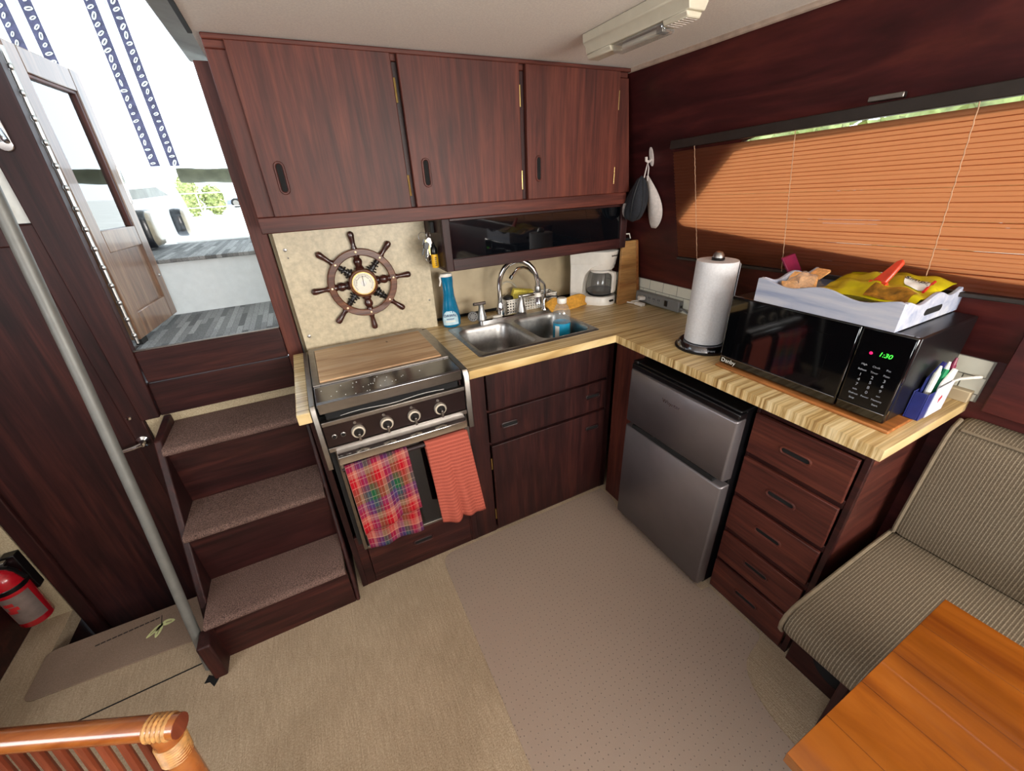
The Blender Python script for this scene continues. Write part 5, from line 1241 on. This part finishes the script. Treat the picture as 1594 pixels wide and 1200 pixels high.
tag(m.build('chair_mat', 'vinyl', None, 0, smooth=30, origin=(-0.4, -0.7, 0)), 'translucent studded vinyl mat covering the galley floor', 'mat')

# ------------------------------------------------------------------ settee
se = thing('settee', 'built-in settee with ribbed taupe cushions beside the drawers', 'sofa', (0.2, -1.5, 0))
m = MB(); m.box(0.082, 0.43, -2.3, -0.868, 0.0, 0.375); m.build('base', 'drk_y', se, 0.003)
m = MB(); m.prism([(-0.026, 0.0), (0.081, 0.0), (0.081, 0.374), (-0.046, 0.374)], 'y', -1.045, -1.025); m.build('support_panel', 'drk_z', se, 0.003)
m = MB(); m.lathe([(0.001, 0.0), (0.068, 0.0), (0.068, 0.004)], (0.0818, -0.995, 0.128), (-1, 0, 0), 30); m.build('vent_hole', 'void', se)
YL, YR = -0.902, -2.2
def cushion(name, prof, y0, y1):
    m = MB(); n_ = 16; rings = []
    c_ = (sum(p[0] for p in prof)/len(prof), sum(p[1] for p in prof)/len(prof))
    for y, s_ in ((y0, 0.955), (y0-0.006, 0.985), (y0-0.02, 1.0), (-1.3, 1.005), (-1.7, 1.005), (y1, 1.0)):
        rings.append([(c_[0]+(x-c_[0])*s_, y, c_[1]+(z-c_[1])*s_) for x, z in prof])
    m.loft(rings); return m.build(name, 'settee', se, smooth=60)
sprof = [(0.36, 0.378), (-0.13, 0.378), (-0.150, 0.386), (-0.166, 0.408), (-0.170, 0.432), (-0.160, 0.455), (-0.135, 0.470), (-0.08, 0.477), (0.05, 0.486), (0.2, 0.496), (0.34, 0.500), (0.36, 0.49)]
cushion('seat_cushion', sprof, YL, YR)
m = MB(); m.tube([(x+(0.002 if x > 0 else -0.001), YL+0.0015, z+0.001) for x, z in [(0.33, 0.497)]+sprof[::-1][2:-1]], 0.0052, 8); m.build('piping', 'welt', se)
bprof = [(0.322, 0.505), (0.318, 0.53), (0.322, 0.65), (0.330, 0.78), (0.338, 0.835), (0.352, 0.862), (0.385, 0.876), (0.428, 0.874), (0.445, 0.86), (0.425, 0.505)]
bprof = [(min(x, 0.428), z) for x, z in bprof]
cushion('back_cushion', bprof, YL-0.004, YR)
m = MB(); m.tube([(0.3505, YL-0.02, 0.8645), (0.3505, YR, 0.8645)], 0.0045, 8); m.tube([(x-0.001, YL-0.004, z+0.001) for x, z in bprof[:7]], 0.005, 8); m.build('piping', 'welt', se)
# lower wall board above the cushion
mb = MB(); mb.box(0.405, 0.431, -2.9, -0.925, 0.905, 1.16); struct('trim_18', mb, 'wallwood', 0.002)

# ------------------------------------------------------------------ table
tb_ = thing('dining_table', 'glossy orange-brown planked wooden table in the lower right corner', 'table', (-0.30, -1.45, 0))
X0, X1 = -0.566, -0.040; N = 5
for k in range(N):
    xa = X0+(X1-X0)*k/N; xb2 = X0+(X1-X0)*(k+1)/N
    m = MB(); m.box(xa+0.00015, xb2-0.00015, -1.95, -1.0905, 0.656, 0.680); m.build('plank', 'tablewood', tb_, 0.0007)
m = MB(); m.box(-0.50, -0.10, -1.93, -1.13, 0.636, 0.655); m.build('apron', 'mah_y', tb_, 0.002)
m = MB(); m.hexa([(-0.125,-1.16,0.002),(-0.12,-1.30,0.002),(-0.15,-1.30,0.002),(-0.155,-1.16,0.002),(-0.125,-1.16,0.636),(-0.12,-1.30,0.636),(-0.15,-1.30,0.636),(-0.155,-1.16,0.636)]); m.build('leg', 'drk_z', tb_, 0.004)
m = MB(); m.hexa([(-0.055,-1.80,0.002),(-0.03,-1.92,0.002),(-0.08,-1.92,0.002),(-0.085,-1.80,0.002),(-0.125,-1.78,0.636),(-0.12,-1.90,0.636),(-0.15,-1.90,0.636),(-0.155,-1.78,0.636)]); m.build('leg', 'drk_z', tb_, 0.004)

# ------------------------------------------------------------------ rattan chair (its back faces the steps)
rc = thing('rattan_chair', 'rattan chair back with a glossy cane top rail in the lower left corner', 'chair', (-1.62, -0.85, 0))
A = Vector((-1.358, -0.706, 0.85)); B = Vector((-1.86, -0.486, 0.85)); d = (A-B).normalized(); pe = Vector((-d.y, d.x, 0)); dn = Vector((0, 0, -1))-pe*(-0.14) - pe*0.28
dn = Vector((0, 0, -1))-pe*0.14
m = MB(); m.tube([B-d*0.02, B+(A-B)*0.5+Vector((0,0,0.004)), A+d*0.014], [0.0140, 0.0142, 0.0150], 16); m.build('top_rail', 'rattan', rc, smooth=50)
m = MB(); m.lathe([(0.001, 0.0), (0.0147, 0.0), (0.0147, 0.0008)], A+d*0.0142, d, 16); m.build('rail_end', 'rattan_dark', rc)
for P0, s_ in ((A, 1), (B, -1)):
    m = MB(); top = P0-d*0.010*s_+Vector((0,0,-0.006)); m.tube([top, top+dn*0.30+d*0.022*s_, top+dn*0.42+d*0.02*s_, Vector((top.x, top.y, 0.004))-pe*0.02+d*0.03*s_], 0.0165, 14); m.build('post', 'rattan', rc, smooth=50)
    for j in range(5):
        m = MB(); q = P0-d*s_*(-0.002+0.0062*j); m.lathe([(0.0150, -0.003), (0.0170, 0), (0.0150, 0.003)], q, d, 18); m.build('cane_binding', 'wrap', rc)
    for j in range(8):
        m = MB(); q = top+dn*(0.022+0.0042*j)+d*s_*0.0016; m.lathe([(0.0172, -0.0022), (0.0188, 0), (0.0172, 0.0022)], q, dn, 18); m.build('cane_binding', 'wrap', rc)
L_ = (A-B).length
for k in range(18):
    q = B+d*(0.030+(L_-0.075)*k/17)+Vector((0,0,-0.010)); m = MB(); m.tube([q, q+dn*0.20+pe*0.006, q+dn*0.37], [0.0058, 0.0064, 0.0060], 10); m.build('spindle', 'rattan_dark', rc)
m = MB(); lo = dn*0.38; m.tube([B+lo, A+lo], 0.013, 12); m.build('lower_rail', 'rattan', rc)
sA, sB = A+lo, B+lo
m = MB(); off = -pe*0.42; zc = Vector((0,0,-0.02))
m.loft([[sA+zc+d*.01, sB+zc-d*.01, sB+zc+off-d*.01, sA+zc+off+d*.01], [sA+zc+d*.01+Vector((0,0,.03)), sB+zc-d*.01+Vector((0,0,.03)), sB+zc+off-d*.01+Vector((0,0,.03)), sA+zc+off+d*.01+Vector((0,0,.03))]]); m.build('seat', 'settee', rc, 0.008)
for P0 in (sA, sB):
    m = MB(); q = P0+off; m.tube([q+Vector((0,0,-0.02)), Vector((q.x, q.y, 0.004))-pe*0.01], 0.0165, 12); m.build('leg', 'rattan', rc)

# ------------------------------------------------------------------ outside: cockpit and quay
m = MB(); m.box(-2.6, -0.9, 0.661, 1.09, 0.96, 1.0135); m.box(-1.648, -1.194, 0.592, 0.661, 1.0125, 1.0135); struct('trim_19', m, 'deck')
m = MB(); m.box(-2.6, -0.6, 1.09, 1.13, 0.96, 1.236); struct('trim_20', m, 'riser', 0.004)
m = MB(); m.box(-2.6, -0.6, 1.075, 1.80, 1.236, 1.252); m.box(-2.6, -0.6, 1.13, 1.80, 1.2, 1.236); struct('trim_21', m, 'deck', 0.003)
m = MB(); m.box(-1.66, -0.6, 1.80, 1.86, 1.2, 1.262); struct('trim_22', m, 'white', 0.006)
# helm moulding to port with two vinyl pads
hm = thing('helm_moulding', 'white moulded fibreglass side of the helm station in the cockpit', 'boat moulding', (-2.0, 2.0, 1.253))
ol = [(1.15, 1.253), (1.15, 1.50), (1.22, 1.585), (1.5, 1.62), (2.15, 1.645), (2.55, 1.64), (2.72, 1.60), (2.86, 1.50), (2.98, 1.36), (3.10, 1.253)]
m = MB(); m.prism(ol, 'x', -2.5, -1.735); m.build('shell', 'white', hm, 0.02)
m = MB(); m.prism([(1.16, 1.475), (1.17, 1.515), (2.2, 1.545), (2.45, 1.50)], 'x', -1.736, -1.728); m.build('recess_band', 'greycanvas', hm, 0.003)
for k, (yc, zc_, yw, zw) in enumerate(((1.60, 1.350, 0.105, 0.088), (2.39, 1.338, 0.100, 0.086))):
    pd = thing('vinyl_pad', ('black vinyl bolster pad nearest the open door on the white moulding', 'black vinyl bolster pad further aft on the white moulding')[k], 'pad', (-1.70, yc, zc_), 'bolster pads on the moulding')
    m = MB(); rr = rrect(yc-yw, yc+yw, zc_-zw, zc_+zw, 0.05, 6)
    def sc_(p, s__): return [(yc+(y-yc)*s__, zc_+(z-zc_)*s__) for y, z in p]
    m.loft([[(x, y, z) for y, z in sc_(rr, s__)] for x, s__ in ((-1.734, 0.96), (-1.72, 1.0), (-1.69, 1.0), (-1.68, 0.95))]); m.build('side', 'fenderblack', pd, smooth=60)
    m = MB(); m.loft([[(x, y, z) for y, z in sc_(rr, s__)] for x, s__ in ((-1.685, 0.93), (-1.668, 0.86), (-1.662, 0.6))]); m.build('face', 'fendertan', pd, smooth=60)
# lashed enclosure posts
loopm = MB(); loopm.tube([(0.0115*cos(2*pi*k/10), 0, 0.006*sin(2*pi*k/10)+0.008*cos(2*pi*k/10)) for k in range(10)], 0.0032, 5, closed=True)
loop_me = loopm.mesh('lacing_loop', 'orange_cord', smooth=80)
for k, (px_, zb_) in enumerate(((-1.645, 1.655), (-1.995, 1.66))):
    ep = thing('enclosure_post', ('white enclosure post with laced dark canvas edges, nearer the galley', 'white enclosure post with laced dark canvas edges, partly behind the open door')[k], 'post', (px_, 2.2, zb_), 'laced posts of the cockpit enclosure')
    m = MB(); m.tube([(px_, 2.2, zb_), (px_, 2.2, 2.62)], 0.018, 12); m.build('post', 'white', ep)
    for s_ in (-1, 1):
        xc = px_+s_*0.048; m = MB(); m.box(xc-0.024, xc+0.024, 2.196, 2.204, zb_, 2.62); ce = m.build('canvas_edge', 'navycanvas', ep, 0.001)
        for q in range(27):
            o = bpy.data.objects.new('lacing_loop', loop_me); COL.objects.link(o); o.parent = ce
            o.location = Vector((xc+0.004*s_, 2.192, zb_+0.015+q*0.035))-Vector(ep.location); o.rotation_euler = (0.3, random.uniform(-0.5, 0.5), random.uniform(-.4, .4)); o.scale = (random.uniform(0.7, 1.2), 1, random.uniform(0.6, 1.25))
m = MB()
def roll(u, v):
    a = 2*pi*v; x = -1.60+1.0*u; r = 0.040*(1+0.10*sin(u*19+2*sin(a)))
    return (x, 2.22+r*0.8*cos(a), 1.604-0.012*sin(pi*u)+0.040*sin(a)*(1+0.05*sin(u*31)))
m.grid(roll, 40, 14); tag(m.build('canvas_roll', 'olive', None, smooth=80, origin=(-1.1, 2.2, 1.56)), 'rolled up olive canvas hanging across the cockpit opening', 'canvas')
m = MB(); m.grid(lambda u, v: (-4.2+5.6*u, -0.3+3.2*v, 2.72+0.06*sin(pi*u)+0.02*sin(pi*v)), 12, 8); o = m.build('sunshade', 'whitematte', None, smooth=80, origin=(-1.4, 1.8, 2.6)); solidify(o, 0.006); tag(o, 'unseen pale canopy overhead outside the companionway', 'sunshade')  # out-of-view sheet added to block direct sun over cockpit and door

m = MB(); m.box(-60, 30, 4.0, 70, 0.55, 0.62); m.box(0.7, 30, -12, 4.0, 0.55, 0.62); struct('trim_23', m, 'ground')
def bush(name, label, cat, c, rx, ry, rz, n, leaf, seed, group=None):
    rnd = random.Random(seed); t = thing(name, label, cat, (c[0], c[1], 0.62), group)
    m = MB(); m.ball((c[0], c[1], c[2]), rx*0.8, ry*0.8, rz*0.85, 16, 10); m.build('core', 'leaf', t)
    m = MB()
    for _ in range(n):
        u, a = rnd.uniform(-1, 1), rnd.uniform(0, 2*pi); rr = sqrt(1-u*u); q = rnd.uniform(0.75, 1.05)
        p = Vector((c[0]+rx*rr*cos(a)*q, c[1]+ry*rr*sin(a)*q, c[2]+rz*u*q))
        d1 = Vector((rnd.uniform(-1,1), rnd.uniform(-1,1), rnd.uniform(-1,1))).normalized()*leaf; d2 = d1.cross(Vector((rnd.uniform(-1,1), rnd.uniform(-1,1), rnd.uniform(-1,1)))).normalized()*leaf*0.6
        m.add([p-d1, p-d2, p+d1, p+d2], [(0,1,2,3)])
    o = m.build('leaves', 'leaf', t, smooth=0); o['kind'] = 'stuff'
for k, (x, y, h) in enumerate(((-5.25, 25, 1.75), (-4.35, 25.5, 1.35))):
    bush('shrub', ('taller sunlit shrub far beyond the cockpit, at the left', 'lower sunlit shrub far beyond the cockpit, beside the grey car')[k], 'shrub', (x, y, 0.62+h/2), 0.5, 0.5, h/2, 500, 0.10, 40+k, 'shrubs beyond the quay')
fn_ = thing('railing', 'thin pale railing in front of the distant shrubs', 'fence', (-5.2, 22, 0.62))
for zz in (1.05, 1.62):
    m = MB(); m.tube([(-8.5, 22, zz), (-2.5, 22, zz)], 0.02, 6); m.build('rail', 'white', fn_)
for k in range(7):
    m = MB(); m.tube([(-8.5+k, 22, 0.62), (-8.5+k, 22, 1.64)], 0.022, 6); m.build('post', 'white', fn_)
cr = thing('car', 'grey parked car seen far off past the cockpit', 'car', (-3.2, 39, 0.62))
m = MB(); m.xf = Matrix.Translation((-1.05, 18.0, 0)); m.prism([(-4.35, 0.85), (-4.3, 1.12), (-3.5, 1.24), (-2.9, 1.58), (-1.4, 1.60), (-0.7, 1.26), (-0.15, 1.2), (-0.1, 0.85)], 'y', 20.2, 21.8); m.build('body', 'carpaint', cr, 0.06)
m = MB(); m.xf = Matrix.Translation((-1.05, 18.0, 0)); m.prism([(-3.3, 1.27), (-2.85, 1.52), (-1.5, 1.54), (-1.0, 1.28)], 'y', 20.17, 20.2); m.build('side_window', 'blackgloss', cr, 0.01)
for x in (-3.55, -0.95):
    m = MB(); m.xf = Matrix.Translation((-1.05, 18.0, 0)); m.lathe([(0.001, 0), (0.2, 0.0), (0.31, 0.02), (0.33, 0.06), (0.33, 0.2)], (x, 20.15, 0.94), (0, 1, 0), 22); wl_ = m.build('wheel', 'rubber', cr)
    m = MB(); m.xf = Matrix.Translation((-1.05, 18.0, 0)); m.lathe([(0.001, -0.006), (0.19, -0.004), (0.2, 0.004)], (x, 20.15, 0.94), (0, 1, 0), 18); m.build('hubcap', 'alu', wl_)
m = MB(); m.box(-7.0, -1.8, 9.0, 9.15, 0.62, 0.72); tag(m.build('kerb', 'greycanvas', None, 0.01, origin=(-4.4, 9.07, 0.62)), 'low grey kerb on the bright quay', 'kerb')
# trees to starboard, seen through the slit over the blind
for k, (x, y) in enumerate(((4.6, -4.0), (4.8, -2.4), (4.5, -0.8), (4.9, 0.8), (4.7, 2.4))):
    bush('tree', ('sunlit bush outside the blinds, nearest the right edge', 'sunlit bush outside the blinds, second from the right', 'sunlit bush outside the blinds, in the middle', 'sunlit bush outside the blinds, second from the left', 'sunlit bush outside the blinds, leftmost')[k], 'bush', (x, y, 1.5), 0.75, 0.78, 0.95, 700, 0.09, 60+k, 'bushes to starboard')
